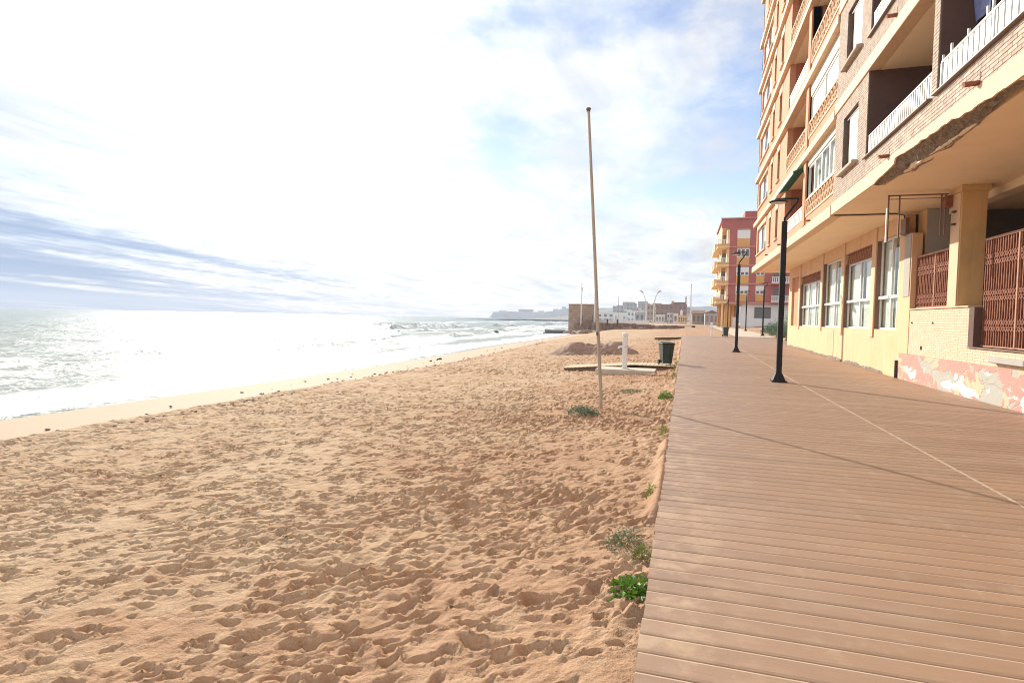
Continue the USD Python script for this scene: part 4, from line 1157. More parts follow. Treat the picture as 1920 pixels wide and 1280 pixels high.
def build_bin(x, y, z, rz, label, first=None):
    if first is not None:
        return dup(first, (x, y, z), rz, label)
    t = thing('wheelie_bin', label, 'bin', (x, y, z), rz, 'dark green wheeled bins')
    v = []
    for zz, wx, wy, oy in ((0.05, 0.165, 0.17, 0.02), (0.75, 0.225, 0.23, 0.0)):
        for sx, sy in ((-1, -1), (1, -1), (1, 1), (-1, 1)):
            v.append((sx * wx, oy + sy * wy, zz))
    h = trimesh.convex.convex_hull(np.array(v)); bd = MB().tm(h)
    bd.bev(-0.235, 0.235, -0.24, 0.24, 0.73, 0.77, 0.01)
    bp = bd.build('bin_body', M['bin'], t)
    for sx in (-1, 1):
        MB().box(sx * 0.12 - 0.02, sx * 0.12 + 0.02, -0.243, -0.18, 0.25, 0.73).build('rib', M['bin'], bp)
    ld = MB(); lv = [(-0.255, -0.275, 0.773), (0.255, -0.275, 0.773), (0.255, 0.265, 0.773), (-0.255, 0.265, 0.773), (-0.23, -0.25, 0.80), (0.23, -0.25, 0.80), (0.20, 0.23, 0.84), (-0.20, 0.23, 0.84)]
    ld.tm(trimesh.convex.convex_hull(np.array(lv)))
    ld.tube([(-0.22, 0.27, 0.78), (0.22, 0.27, 0.78)], 0.02, 8)
    ld.build('lid', M['binlid'], t)
    for sx in (-1, 1):
        MB().tube([(sx * 0.19, 0.20, 0.09), (sx * 0.24, 0.20, 0.09)], 0.09, 14).build('wheel', M['black'], t)
    MB().tube([(-0.19, 0.20, 0.09), (0.19, 0.20, 0.09)], 0.015, 6).build('axle', M['black'], t)
    return t
bin0 = build_bin(-0.62, 22.2, -0.02, 0.35, 'dark green wheeled bin at the deck end of the nearer walkway')
build_bin(3.45, 54.0, 0.31, 0.15, 'dark wheeled bin on the far walkway, by the path', bin0)
build_bin(1.3, 95.0, 0.10, 0.4, 'tiny dark bin at the foot of the far bare pole', bin0)

# ------------------------------------------------------------------ heap of sand
def build_mound():
    xs = np.linspace(-7.6, -2.2, 110); ys = np.linspace(30.6, 36.2, 70)
    X, Y = np.meshgrid(xs, ys)
    base = sand_base(X, Y)
    h = np.zeros_like(X)
    for cx, cy, rx, ry, hh in ((-6.0, 33.1, 1.1, 1.2, 0.74), (-5.3, 33.3, 1.1, 1.2, 0.62), (-4.5, 33.5, 1.1, 1.3, 0.70), (-3.75, 33.6, 0.95, 1.2, 0.80), (-6.7, 32.6, 0.7, 0.8, 0.38)):
        r = np.sqrt(((X - cx) / rx) ** 2 + ((Y - cy) / ry) ** 2)
        h = np.maximum(h, hh * np.clip(1.25 - r * 0.8, 0, 1) ** 1.1)
    P = np.stack([X, Y, 0 * X], -1)
    h = h * (0.75 + 0.5 * fbm(P * 1.8, 4, 3)) + 0.10 * (fbm(P * 5, 3, 8) - 0.5) * (h > 0.02)
    h = np.minimum(h, 0.74)
    Z = base + h - 0.07
    obj('sand_heap', grid_mesh(xs, ys, Z), M['mound'], smooth=True, label='heap of dark reddish sand on the beach behind the pole', cat='sand heap')
build_mound()

# ------------------------------------------------------------------ plants
def leaves(n, rx, ry, h, ll, lw, rng, flat=0.5, up=0.5, cup=0.25, hollow=0.0):
    """leaf-sized folded blades spread through a low dome"""
    th = rng.uniform(0, 2 * np.pi, n); rr = np.sqrt(rng.uniform(hollow, 1, n))
    clump = 0.65 + 0.7 * noise(np.stack([np.cos(th) * 2.2 + 5, np.sin(th) * 2.2, rr * 1.5], -1), int(rng.integers(1, 999)))
    x, y = rx * rr * np.cos(th) * clump, ry * rr * np.sin(th) * clump
    z = h * np.sqrt(np.clip(1 - rr ** 2, 0.02, 1)) * rng.uniform(0.15, 1, n) * clump
    az = th + rng.normal(0, 0.8, n); el = rng.normal(up, 0.4, n)
    d = np.stack([np.cos(az) * np.cos(el), np.sin(az) * np.cos(el), np.sin(el)], 1)
    sd = np.cross(d, [0, 0, 1.0]); sd /= np.linalg.norm(sd, axis=1, keepdims=True) + 1e-9
    nn = np.cross(sd, d)
    roll = rng.normal(0, 0.5, n)[:, None]
    sd2 = sd * np.cos(roll) + nn * np.sin(roll); nn2 = np.cross(sd2, d)
    L = ll * rng.uniform(0.6, 1.25, n)[:, None]; Wd = lw * rng.uniform(0.7, 1.2, n)[:, None]
    c = np.stack([x, y, z], 1)
    mid = c + d * L * 0.5 - nn2 * L * 0.02
    tip = c + d * L - np.array([0, 0, 1.0]) * L * cup
    V = np.stack([c, mid + sd2 * Wd / 2 + nn2 * Wd * 0.18, tip, mid - sd2 * Wd / 2 + nn2 * Wd * 0.18, mid], 1).reshape(-1, 3)
    o = np.arange(n)[:, None] * 5
    F = np.concatenate([o + np.array([[0, 1, 4]]), o + np.array([[1, 2, 4]]), o + np.array([[2, 3, 4]]), o + np.array([[3, 0, 4]])])
    return V, F

def plant(name, label, cat, x, y, z, n, rx, ry, h, ll, lw, mat, seed, group=None, up=0.5, stems=6, dry=0, cup=0.25):
    rng = np.random.default_rng(seed)
    t = thing(name, label, cat, (x, y, z), 0, group)
    V, F = leaves(n, rx, ry, h, ll, lw, rng, up=up, cup=cup)
    obj('foliage', (V, F), M[mat], t)
    if dry:
        V, F = leaves(dry, rx * 1.05, ry * 1.05, h * 0.8, ll, lw, rng, up=up)
        obj('dry_leaves', (V, F), M['leaf_dry'], t)
    s = MB()
    for i in range(stems):
        a = rng.uniform(0, 6.28); r = rng.uniform(0.4, 0.85)
        s.tube([(0, 0, -0.06), (rx * r * 0.5 * math.cos(a), ry * r * 0.5 * math.sin(a), h * 0.35), (rx * r * math.cos(a), ry * r * math.sin(a), h * 0.6)], [0.008, 0.005, 0.003], 4)
    s.build('stem', M['stem'], t)
    return t
plant('leafy_weed', 'bright green broad leaved weed growing against the deck edge in the foreground', 'plant', -0.285, 3.72, -0.17, 170, 0.12, 0.165, 0.095, 0.065, 0.036, 'leaf_green', 1, up=0.55, cup=0.2)
plant('sea_shrub', 'small grey green shrub in the sand just beyond the bright green weed', 'plant', -0.40, 4.52, -0.17, 520, 0.13, 0.17, 0.13, 0.032, 0.010, 'leaf_grey', 2, up=0.9, dry=120)
plant('yellowing_weed', 'sparse yellowing weed between the green weed and the grey shrub, at the deck edge', 'plant', -0.255, 4.28, -0.15, 90, 0.07, 0.12, 0.09, 0.04, 0.014, 'leaf_yellow', 3, up=0.9, dry=40)
plant('wispy_weed', 'wispy tall weed standing at the deck edge halfway to the pole', 'plant', -0.25, 5.72, -0.13, 110, 0.06, 0.16, 0.16, 0.05, 0.013, 'leaf_yellow', 4, up=1.0, dry=60)
plant('sea_shrub', 'blue green shrub at the foot of the tall bare pole', 'plant', -1.84, 11.25, -0.28, 900, 0.30, 0.24, 0.17, 0.05, 0.014, 'leaf_blue', 5, up=0.8, dry=60)
plant('low_shrub', 'flat grey shrub in the sand between the pole and the concrete slab', 'plant', -1.22, 14.9, -0.24, 420, 0.30, 0.3, 0.08, 0.05, 0.014, 'leaf_grey', 6, up=0.6, dry=160)
plant('leafy_weed', 'round fresh green weed by the deck edge beyond the pole', 'plant', -0.37, 13.3, -0.16, 260, 0.14, 0.26, 0.17, 0.07, 0.035, 'leaf_green', 7, up=0.7)
for i, (y, h, lab) in enumerate(((18.4, 0.13, 'thin pale grass tuft at the deck edge short of the concrete slab'), (20.3, 0.20, 'yellow green grass tuft in the corner of slab and deck'), (23.6, 0.30, 'tall dry grass tuft at the deck edge behind the green bin'), (9.2, 0.06, 'faint dry sprig at the deck edge where the pole shadow crosses'))):
    plant('grass_tuft', lab, 'grass tuft', -0.27, y, -0.15, 70, 0.05, 0.35, h, 0.12, 0.009, 'leaf_yellow', 20 + i, up=1.2, dry=40, stems=3)

# scrub beside the path past the orange building
scrub = [(7.9, 44.2, 0.9, 0.55, 'leaf_grey', 'grey scrub bush at the foot of the orange building corner'), (8.6, 47.5, 1.1, 0.75, 'leaf_dry', 'dry brown scrub bush near the building corner'),
         (8.1, 51.0, 0.9, 0.6, 'leaf_grey', 'low grey green bush spilling to the deck side'), (9.4, 52.5, 1.3, 1.05, 'leaf_grey', 'large pale scrub bush behind the first row'),
         (8.2, 55.5, 0.9, 0.7, 'leaf_blue', 'dark green low bush by the path edge'), (9.6, 58.0, 1.3, 1.2, 'leaf_dry', 'tall dry bush in front of the white wall'),
         (8.4, 60.5, 1.0, 0.8, 'leaf_blue', 'green bush just past the third street lamp'), (10.0, 63.5, 1.4, 1.25, 'leaf_grey', 'broad grey bush under the dark garage opening'),
         (8.9, 66.0, 1.0, 0.75, 'leaf_blue', 'green bush farthest along the path edge'), (10.6, 49.5, 1.4, 1.3, 'leaf_grey', 'big grey bush half hidden by the orange building')]
for i, (x, y, r, h, mt, lab) in enumerate(scrub):
    plant('scrub_bush', lab, 'bush', x, y, float(deck_z(y)) + 0.10, 1800, r * 1.1, r * 1.3, h * 1.45, 0.16, 0.05, mt, 40 + i, 'scrub bushes beside the path', up=0.7, dry=500, stems=9)

# ------------------------------------------------------------------ stones along the tide line, rocks in the sea
rng = np.random.default_rng(77)
peb = MB
places = [(6.9, -11.25), (8.2, -11.6), (9.4, -11.3), (10.3, -11.8), (11.6, -12.5), (13.4, -11.5), (14.2, -11.9), (15.5, -12.6), (17.2, -11.6), (18.0, -13.2), (19.6, -12.3), (20.8, -13.0), (24.0, -12.1), (25.2, -12.8), (27.5, -12.0)]
words_ = ['small dark stone', 'flat dark stone', 'lump of dark weed', 'rounded stone', 'tiny stone']
for i, (y, x) in enumerate(places):
    s = rng.uniform(0.022, 0.05) * (1.3 if i in (6, 12) else 1)
    v, f = jitter_rock((x, y, sand_z(x, y) + s * 0.25), (s * 1.3, s * 1.1, s * 0.6), 300 + i, 1, 0.3)
    obj('beach_stone', (v, f), M['wetrock'], None, label='small dark stone lying on the pale wet sand', cat='stone', group='stones along the tide line')
for i, (x, y, s, lab) in enumerate(((-30.3, 92.0, 0.42, 'dark rock breaking the surface nearer to the stone jetty'), (-49.0, 104.0, 0.5, 'dark rock awash farther out from the beach'), (-13.4, 30.5, 0.11, 'blackish stone on the wet sand at the edge of the wash'), (-13.2, 28.9, 0.06, 'small black stone next to the larger wet one'))):
    z = -0.95 if x < -20 else sand_z(x, y) + 0.03
    v, f = jitter_rock((x, y, z), (s * 1.3, s, s * 0.75), 400 + i, 2, 0.4)
    obj('sea_rock' if x < -20 else 'tide_stone', (v, f), M['wetrock'], None, label=lab, cat='rock')

# bits of weed and grit along the tide line: far too many to count
def build_wrack():
    rng = np.random.default_rng(31)
    V, F, n = [], [], 0
    for _ in range(520):
        y = 5.5 + 60 * rng.random() ** 1.6
        off = float(coast(y)) + 0.6 * (float(noise(np.array([[0, y * 0.22, 0]]), 3)[0]) - 0.5)
        x = -(11.0 + off + rng.normal(-0.05, 0.22) + (rng.random() < 0.12) * rng.uniform(0, 2.0))
        s = rng.uniform(0.008, 0.034) * (1 + y / 60)
        v, f = jitter_rock((x, y, sand_z(x, y) + 0.02), (s * 1.6, s * 1.3, s * 0.7), int(rng.integers(1, 40)), 0, 0.3)
        V.append(v); F.append(f + n); n += len(v)
    obj('tide_wrack', (np.vstack(V), np.vstack(F)), M['mound'], None, label='scattered dark bits of weed and grit along the tide line', cat='seaweed', kind='stuff')
build_wrack()
# ------------------------------------------------------------------ old stone tower, jetty, low wall
def build_tower():
    t = thing('stone_tower', 'square brown stone block house at the end of the beach', 'tower', (0, 0, 0))
    MB().bev(-21.5, -16.6, 110, 115, -1.2, 4.38, 0.04).build('wall', M['towerstone'], t)
    MB().bev(-21.58, -16.52, 109.92, 115.08, 4.38, 4.52, 0.03).build('coping', M['slab'], t)
    m = MB()
    m.box(-18.95, -18.75, 109.95, 110.0, 1.3, 2.2); m.box(-16.9, -16.75, 109.95, 110, 0.7, 2.3)
    m.build('opening', M['fardark'], t)
    st = MB()
    for i in range(7):
        st.box(-19.9 + i * 0.35, -17.0, 104.5 + i * 0.55, 109.9, -0.9 + i * 0.32, -0.9 + (i + 1) * 0.32)
    st.build('steps', M['rubble'], t)
    MB().box(-20.2, -16.8, 109.0, 109.95, -1.0, 0.9).build('buttress', M['rubble'], t)
build_tower()
m = MB(); m.bev(-23.6, -18.9, 99.4, 101.5, -1.6, -0.40, 0.04); m.bev(-23.95, -23.55, 99.5, 101.4, -1.6, -0.85, 0.04)
m.build('jetty', M['darkconc'], None, label='dark low concrete jetty reaching into the sea below the stone tower', cat='jetty')
rng = np.random.default_rng(5)
for i in range(26):
    x = rng.uniform(-20.6, -15.0); y = rng.uniform(97.3, 101); s = rng.uniform(0.3, 0.7)
    v, f = jitter_rock((x, y, max(-1.0, sand_z(x, y)) + s * 0.3), (s * 1.2, s, s * 0.7), 500 + i, 1, 0.35)
    obj('boulder', (v, f), M['rubble'] if i % 3 else M['slab'], None, label='brown boulder piled at the foot of the stone tower', cat='boulder', group='boulders below the stone tower')
# low rough wall between the beach and the harbour
w = thing('rough_stone_wall', 'long low wall of dark reddish rubble closing off the beach', 'wall', (0, 0, 0))
xs = np.linspace(-16.4, 1.6, 28)
for i, (a, b) in enumerate(zip(xs[:-1], xs[1:])):
    zt = float(np.interp(a, [-16.4, -9, -5, 1.6], [1.0, 0.95, 0.75, 0.8])) + rng.uniform(-0.07, 0.07)
    MB().bev(a, b - 0.02, 106.0 + rng.uniform(-0.05, 0.05), 107.0, -0.6, zt, 0.06).build('wall_section', M['rubble'] if i % 4 else M['mound'], w)
for i in range(12):
    x = rng.uniform(-15, 0); s = rng.uniform(0.2, 0.5); y = rng.uniform(104.2, 105.7)
    v, f = jitter_rock((x, y, sand_z(x, y) + s * 0.3), (s * 1.6, s, s * 0.6), 600 + i, 1, 0.35)
    obj('boulder', (v, f), M['rubble'] if i % 2 else M['mound'], None, label='loose dark rock at the foot of the long rubble wall', cat='boulder', group='rocks before the rubble wall')
# white rail behind it
r = thing('white_railing', 'white railing along the harbour behind the rubble wall', 'railing', (0, 0, 0))
for z in (1.15, 1.45, 1.75):
    MB().box(-18.0, 1.5, 112.0, 112.05, z - 0.03, z + 0.03).build('rail', M['whiteflat'], r)
for x in np.arange(-18, 1.5, 1.5):
    MB().box(x, x + 0.09, 111.98, 112.08, 0.4, 1.78).build('rail_post', M['whiteflat'], r)
MB().box(-18.0, -6.5, 113.0, 113.2, 0.3, 1.55).build('harbour_wall', M['whiteflat'], None, label='low white harbour wall behind the dark bollards', cat='wall')
for i, x in enumerate((-13.4, -11.6)):
    m = MB(); m.tube([(x, 105.2, 0.5), (x, 105.2, 1.45)], [0.16, 0.14], 10); m.tube([(x, 105.2, 1.45), (x, 105.2, 1.62), (x, 105.2, 1.70)], [0.17, 0.17, 0.06], 10)
    m.build('bollard', M['darkiron'], None, label=('short dark bollard on the rubble wall, nearer to the stone tower', 'taller dark bollard on the rubble wall, farther from the tower')[i], cat='bollard')

# ------------------------------------------------------------------ poles near the harbour
def far_pole(name, label, x, y, z0, z1, r, mat, head=True, cat='pole'):
    t = thing(name, label, cat, (x, y, z0))
    h = z1 - z0
    MB().tube([(0, 0, -0.5), (0, 0, h * 0.5), (0, 0, h)], [r, r * 0.9, r * 0.7], 8).build('shaft', M[mat], t)
    if head:
        MB().tube([(0, 0, h), (0, 0, h + 0.12)], [r * 1.2, r * 0.5], 8).build('pole_cap', M['polecap'], t)
    return t
a = far_pole('harbour_mast', 'white mast with a small furled pennant in front of the stone tower', -18.7, 108, 0.2, 8.1, 0.10, 'whiteflat')
MB().box(-0.06, 0.16, -0.05, 0.05, 6.4, 7.3).build('pennant', M['fargrey'], a)
far_pole('harbour_mast', 'grey white post at the right edge of the stone tower', -16.2, 108, 0.2, 6.2, 0.11, 'whiteflat')
far_pole('harbour_mast', 'tall bare white pole by the tiny dark bin', 0.95, 110, 0.3, 8.2, 0.13, 'whiteflat')
far_pole('harbour_mast', 'thin grey mast standing before the hillside town', -27.3, 250, 0.5, 11.7, 0.16, 'fargrey')
def curved_lamp(x, y, s, label):
    t = thing('curved_lamp', label, 'street lamp', (x, y, 0.3), 0, 'curved white lamps by the harbour')
    MB().tube([(0, 0, -0.4), (0, 0, 3.0), (s * 0.05, 0, 4.6), (s * 0.30, 0, 5.7), (s * 0.62, 0, 6.35)], [0.14, 0.12, 0.10, 0.085, 0.07], 8).build('shaft', M['whiteflat'], t)
    MB().tube([(s * 0.55, 0, 6.30), (s * 0.85, 0, 6.62), (s * 1.25, 0, 6.80)], [0.06, 0.13, 0.06], 8).build('lamp_head', M['fargrey'], t)
curved_lamp(-6.95, 110, -1, 'white lamp curving seawards, standing before the tan tower block')
curved_lamp(-5.55, 110, 1, 'white lamp curving landwards, next to the tan tower block')

# ------------------------------------------------------------------ buildings of the harbour and town
def block(name, label, x0, x1, y, dep, z0, z1, mat, rows=0, cols=0, roof=None, cat='building', group=None, win='fardark', wh=0.5):
    t = thing(name, label, cat, (0, 0, 0), 0, group)
    MB().box(x0, x1, y, y + dep, z0 - 1.0, z1).build('wall', M[mat], t)
    if roof == 'gable':
        h = (x1 - x0) * 0.22
        m = MB(); m.prism_y([(x0 - 0.2, z1), (x1 + 0.2, z1), ((x0 + x1) / 2, z1 + h)], y - 0.2, y + dep + 0.2); m.build('roof', M['roof'], t)
    elif roof == 'ridge':
        m = MB(); m.prism_x([(y - 0.4, z1), (y + dep + 0.4, z1), (y + dep * 0.5, z1 + 1.0)], x0 - 0.2, x1 + 0.2); m.build('roof', M['roof'], t)
    elif roof == 'flat':
        MB().box(x0 - 0.1, x1 + 0.1, y - 0.1, y + dep + 0.1, z1, z1 + 0.25).build('roof', M[mat], t)
    fh = (z1 - z0) / max(rows, 1)
    for r in range(rows):
        for c in range(cols):
            w = (x1 - x0) / cols; xc = x0 + (c + 0.5) * w; zc = z0 + (r + 0.55) * fh
            MB().box(xc - w * 0.25, xc + w * 0.25, y - 0.08, y + 0.02, zc - fh * wh / 2, zc + fh * wh / 2).build('window', M[win], t)
    return t
block('tower_block', 'tan apartment tower block behind the curved lamps', -18.5, -15.3, 300, 14, 0.6, 9.4, 'tanwall', 3, 2)
bb = block('apartment_row', 'long brown red apartment row behind the white harbour houses', -14.3, 0.8, 300, 14, 0.6, 9.6, 'brownwall', 3, 7, 'flat')
m = MB(); m.box(-6.7, -5.6, 302, 306, 9.8, 11.6); m.build('roof_house', M['tanwall'], bb)
m = MB(); m.box(-5.5, 0.2, 302, 306, 9.8, 11.0); m.build('roof_house', M['brownwall'], bb)
m = MB()
for x in (-5.0, -3.8, -2.4, -1.6, -0.8): m.box(x, x + 0.6, 301.9, 302.02, 10.25, 10.75)
m.build('roof_window', M['fardark'], bb)
MB().box(-0.1, 0.55, 303, 304, 9.8, 13.9).build('chimney', M['tanwall'], bb)
block('harbour_house', 'white harbour house with shaded doorways, first from the curved lamps', -9.4, -6.6, 200, 6, 0.6, 3.4, 'farwhite', 1, 3, 'flat', 'house', 'white harbour houses')
block('harbour_house', 'white harbour house with pink trim between two taller ones', -5.8, -4.1, 202, 6, 0.6, 4.0, 'farwhite', 2, 2, 'flat', 'house', 'white harbour houses')
block('harbour_house', 'narrow white harbour house with a dark door', -3.7, -2.3, 200, 6, 0.6, 3.9, 'farwhite', 1, 1, 'flat', 'house', 'white harbour houses')
hh = block('harbour_house', 'cream harbour house with a little white cupola', -1.95, 0.6, 190, 6, 0.6, 3.2, 'creamwall', 1, 4, 'flat', 'house', 'white harbour houses')
m = MB(); m.box(-1.55, -0.7, 192, 193, 3.45, 4.5); m.frus(-1.12, 192.5, 4.5, 5.3, 0.5, 0.05); m.build('cupola', M['farwhite'], hh)
block('long_house', 'long low house with brown tiled roof left of the red building', 2.0, 5.6, 180, 8, 0.5, 4.0, 'tanwall', 1, 3, 'ridge', 'house')
block('gable_house', 'grey gabled house with a reddish window beside the red building', 5.35, 8.9, 170, 8, 0.5, 4.0, 'fargrey', 1, 3, 'gable', 'house', None, 'brownwall')
block('blue_shed', 'blue grey shed before the hillside town', -19.4, -15.8, 240, 6, 0.5, 4.5, 'fargrey', 1, 2, 'flat', 'shed')

# town on the slope behind the harbour
def hill_h(x, y):
    P = np.stack([np.asarray(x, float) * 0.006, np.asarray(y, float) * 0.006, np.asarray(x, float) * 0], -1)
    return (8 + 20 * fbm(P, 3, 3)) * sstep(560, 950, y) * sstep(-215, -95, x)
xs = np.linspace(-230, 320, 110); ys = np.linspace(540, 1300, 70)
X, Y = np.meshgrid(xs, ys)
Z = 0.3 + hill_h(X, Y) - 1.0 * (1 - sstep(-215, -150, X))
obj('hillside', grid_mesh(xs, ys, Z), M['hill'], smooth=True, label='low dry hillside carrying the pale town', cat='hill', kind='structure')
rng = np.random.default_rng(19)
mats = ['farwhite', 'farwhite', 'farpink', 'fargrey', 'tanwall']
tones = {'farwhite': 'white', 'farpink': 'pinkish', 'fargrey': 'grey', 'tanwall': 'tan'}
houses = []
for i in range(46):
    y = rng.uniform(430, 900); px = rng.uniform(-0.1445, 0.004)
    x = px * y
    w = rng.uniform(7, 15); h = rng.uniform(4, 8.5)
    houses.append((y, x, w, h))
for i, (y, x, w, h) in enumerate(sorted(houses, reverse=True)):
    z = 0.3 + float(hill_h(np.array([x]), np.array([y]))[0])
    mt = mats[int(rng.integers(0, 5))]
    lab = f'small {tones[mt]} town house among many on the slope behind the harbour'
    block('town_house', lab, x - w / 2, x + w / 2, y, 9, z - 1, z + h, mt, 2, 3, 'flat', 'house', 'houses of the hillside town')
for i, (x, y, w, h, mt, lab) in enumerate(((-83, 900, 18, 8, 'farpink', 'pinkish apartment block rising over the hillside town, the wider one'), (-62, 900, 14, 10, 'fargrey', 'grey apartment block on the crest of the hillside town'), (-40, 880, 13, 7, 'tanwall', 'tan apartment block at the landward end of the hillside town'))):
    z = 0.3 + float(hill_h(np.array([float(x)]), np.array([float(y)]))[0])
    block('town_block', lab, x - w / 2, x + w / 2, y, 12, z - 2, z + h, mt, 5, 5, 'flat')

# ------------------------------------------------------------------ headland far along the coast
xs = np.linspace(-640, 300, 190); ys = np.linspace(1700, 2600, 60)
X, Y = np.meshgrid(xs, ys)
top = np.interp(X, [-640, -612, -609, -560, -520, -440, -400, -370, -340, -280, -100, 300], [-3, -1, 19, 21, 20.5, 21, 27, 35, 32, 36, 44, 50])
front = 1790 + 30 * (fbm(np.stack([X * 0.02, 0 * X, 0 * X], -1), 3, 2) - 0.5)
Z = -1.6 + (top + 1.6 + 4 * (fbm(np.stack([X * 0.03, Y * 0.03, 0 * X], -1), 3, 9) - 0.5)) * sstep(0, 26, Y - front)
Z = np.where(X < -625, -3, Z)
obj('headland', grid_mesh(xs, ys, Z), M['cliff'], smooth=True, label='hazy grey headland with flat cliffs far along the coast', cat='headland', kind='structure')
block('cliff_hotel', 'long flat roofed hotel on the far headland', -527, -481, 1840, 20, 18, 29.5, 'fargrey', 4, 10, 'flat')
for i, (x, w, h, lab) in enumerate(((-585, 26, 4, 'low block near the tip of the far headland'), (-455, 18, 4.5, 'small block landward of the headland hotel'), (-405, 16, 6, 'pale block below the headland summit'), (-378, 12, 7, 'pale block on the headland summit'))):
    z = float(np.interp(x, [-612, -520, -440, -400, -370], [19, 20.5, 21, 27, 35]))
    block('headland_house', lab, x - w / 2, x + w / 2, 1850, 14, z - 2, z + h, 'fargrey', 2, 4, 'flat', 'building', 'buildings on the far headland')

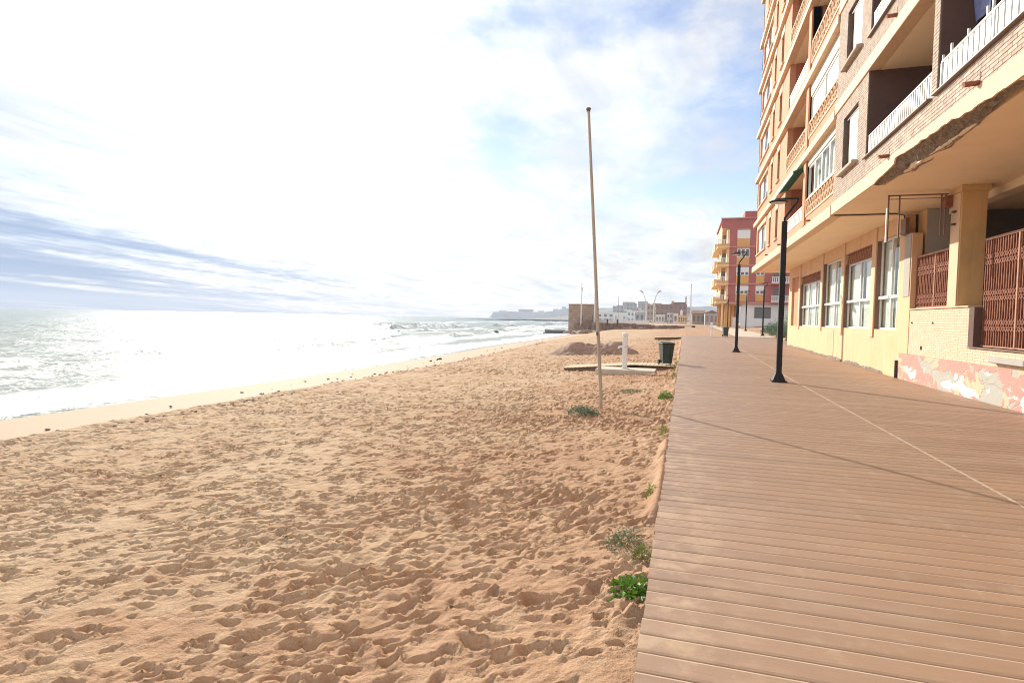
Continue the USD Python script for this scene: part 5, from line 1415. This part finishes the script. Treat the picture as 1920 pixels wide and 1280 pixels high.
# ------------------------------------------------------------------ red apartment building at the end of the promenade
def build_red():
    B = thing('red_apartment_building', 'dark red apartment building with ochre corner balconies at the end of the promenade', 'building')
    Y = 97.0; D = 17.0; X0, X1 = 5.1, 26.0
    Z0, ZB, ZT = 0.3, 4.75, 17.7
    fl = [4.75 + 2.88 * i for i in range(4)]
    # red front, with the openings of the corner balconies left free
    m = MB(); m.box(6.35, X1, Y, Y + 0.4, ZB, ZT); m.box(X0, 6.35, Y, Y + 0.4, 16.32, ZT)
    m.build('wall', M['redwall'], B)
    MB().box(X0 - 0.12, X1, Y - 0.12, Y + 0.4, ZT, ZT + 0.16).build('roof_edge', M['pinkband'], B)
    MB().box(6.9, X1 - 0.1, Y + 0.41, Y + D, ZB, ZT - 0.05).build('core_wall', M['ochrewall'], B)
    # seaward face: cream with its own balconies
    MB().box(X0 + 0.25, 6.9, Y + 2.8, Y + D, ZB, ZT).build('side_wall', M['creamwall'], B)
    MB().box(X0, X1, Y + 0.4, Y + D, ZT - 0.04, ZT + 0.1).build('roof', M['redwall'], B)
    for i, b in enumerate(fl):
        # corner balcony: slab, parapet, ochre back
        MB().box(X0 - 0.55, 6.33, Y - 0.5, Y + 2.8, b - 0.22, b + 0.06).build('balcony_slab', M['creamwall'], B)
        MB().box(6.0, 6.34, Y + 0.0, Y + 2.79, b + 0.06, b + 2.66).build('balcony_pier', M['creamwall'], B)
        MB().box(X0 + 0.25, 6.0, Y + 2.7, Y + 2.79, b + 0.06, b + 2.66).build('balcony_back', M['ochrewall'], B)
        MB().box(X0 - 0.5, 6.3, Y - 0.45, Y - 0.37, b + 0.06, b + 0.42).build('balcony_parapet', M['ochrewall'], B)
        r = MB(); r.box(X0 - 0.5, 6.3, Y - 0.45, Y - 0.40, b + 1.02, b + 1.10); r.box(X0 - 0.52, X0 - 0.46, Y - 0.44, Y + 2.7, b + 1.02, b + 1.10)
        rp = r.build('railing', M['whiteflat'], B)
        for x in np.arange(X0 - 0.45, 6.25, 0.22):
            MB().box(x, x + 0.09, Y - 0.44, Y - 0.40, b + 0.42, b + 1.02).build('baluster', M['whiteflat'], rp)
        MB().box(5.45, 5.95, Y + 2.6, Y + 2.69, b + 0.06, b + 2.1).build('balcony_door', M['fardark'], B)
        # side balconies further along
        for k in range(2):
            ya = Y + 4.2 + k * 6.2
            MB().box(X0 - 0.75, X0 + 0.25, ya, ya + 4.4, b - 0.2, b + 0.95).build('side_balcony', M['creamwall'], B)
        # window strips with ochre panels
        for xa, xb in ((7.45, 9.3), (10.35, 11.55), (16.3, 18.2), (20.2, 22.0)):
            MB().box(xa, xb, Y - 0.06, Y - 0.002, b + 0.06, b + 1.24).build('panel', M['ochrewall'], B)
            wf = MB().box(xa + 0.0, xb, Y - 0.05, Y - 0.002, b + 1.24, b + 2.50).build('window', M['whiteflat'], B)
            n = 3 if xb - xa > 1.5 else 2
            if i != 3:
                for c in range(n):
                    w = (xb - xa) / n
                    MB().box(xa + c * w + 0.10, xa + (c + 1) * w - 0.10, Y - 0.075, Y - 0.051, b + 1.36, b + (2.4 if i == 2 else 1.75)).build('pane', M['fardark'], wf)
            MB().box(xa, xb, Y - 0.05, Y - 0.002, b + 2.5, b + 2.72).build('panel', M['tanwall'], B)
        if i:
            MB().box(6.36, X1, Y - 0.085, Y - 0.0015, b - 0.16, b + 0.055).build('floor_band', M['pinkband'], B)
        # white balconies further right
        MB().box(12.5, 15.2, Y - 1.0, Y - 0.003, b - 0.12, b + 0.04).build('balcony_slab', M['pinkband'], B)
        r = MB(); r.box(12.5, 15.2, Y - 1.0, Y - 0.93, b + 0.92, b + 1.0); r.box(12.5, 15.2, Y - 1.0, Y - 0.93, b + 0.04, b + 0.2)
        rp = r.build('railing', M['whiteflat'], B)
        for x in np.arange(12.55, 15.15, 0.28):
            MB().box(x, x + 0.13, Y - 0.99, Y - 0.94, b + 0.2, b + 0.92).build('baluster', M['whiteflat'], rp)
        MB().box(12.9, 14.6, Y - 0.03, Y - 0.002, b + 0.05, b + 2.2).build('balcony_door', M['fardark'], B)
    MB().box(6.2, X1, Y - 0.5, Y + 0.4, 4.45, 4.74).build('floor_band', M['pinkband'], B)
    # ground floor
    MB().box(8.4, X1, Y - 0.02, Y + 0.3, -0.5, 4.44).build('ground_wall', M['whiteflat'], B)
    MB().box(10.3, 12.65, Y - 0.06, Y - 0.021, 2.3, 4.0).build('garage_opening', M['fardark'], B)
    MB().box(9.9, 10.9, Y - 0.12, Y - 0.061, 4.02, 4.2).build('sign_plate', M['whitepaint'], B)
    for x, w, mt, y in ((5.45, 0.24, 'creamwall', Y - 0.3), (5.95, 0.85, 'ochrewall', Y + 0.2), (5.3, 0.4, 'ochrewall', Y + 6), (7.2, 0.3, 'ochrewall', Y + 2)):
        MB().bev(x, x + w, y, y + 0.4, -0.5, 4.52, 0.02).build('column', M[mt], B)
    MB().box(5.3, 8.4, Y + 9.5, Y + 9.7, -0.5, 4.5).build('arcade_wall', M['ochrewall'], B)
    MB().box(7.25, 8.0, Y + 0.7, Y + 0.8, 0.3, 2.4).build('entrance_door', M['whitepaint'], B)
    MB().box(X0 - 0.3, X1, Y + 0.41, Y + D, 4.45, 4.74).build('floor_slab', M['creamwall'], B)
    # penthouse
    MB().box(8.9, 13.0, Y + 5, Y + 10, ZT, 19.7).build('stair_tower', M['redwall'], B)
    MB().box(8.2, 8.9, Y + 6, Y + 10, ZT, 18.5).build('stair_tower', M['pinkband'], B)
build_red()

# ------------------------------------------------------------------ air
def build_haze():
    g = G()
    vol = g('principled_volume', color=(0.80, 0.88, 1.0), density=HAZE, anisotropy=0.0)
    mat = g.done('haze_air', None, vol)
    MB().box(-3050, 2950, -460, 3060, -6.0, 66.0).build('haze', mat, None, label='thin pale sea haze lying over the whole coast', cat='haze', kind='stuff')
HAZE = 0.00034
if HAZE:
    build_haze()
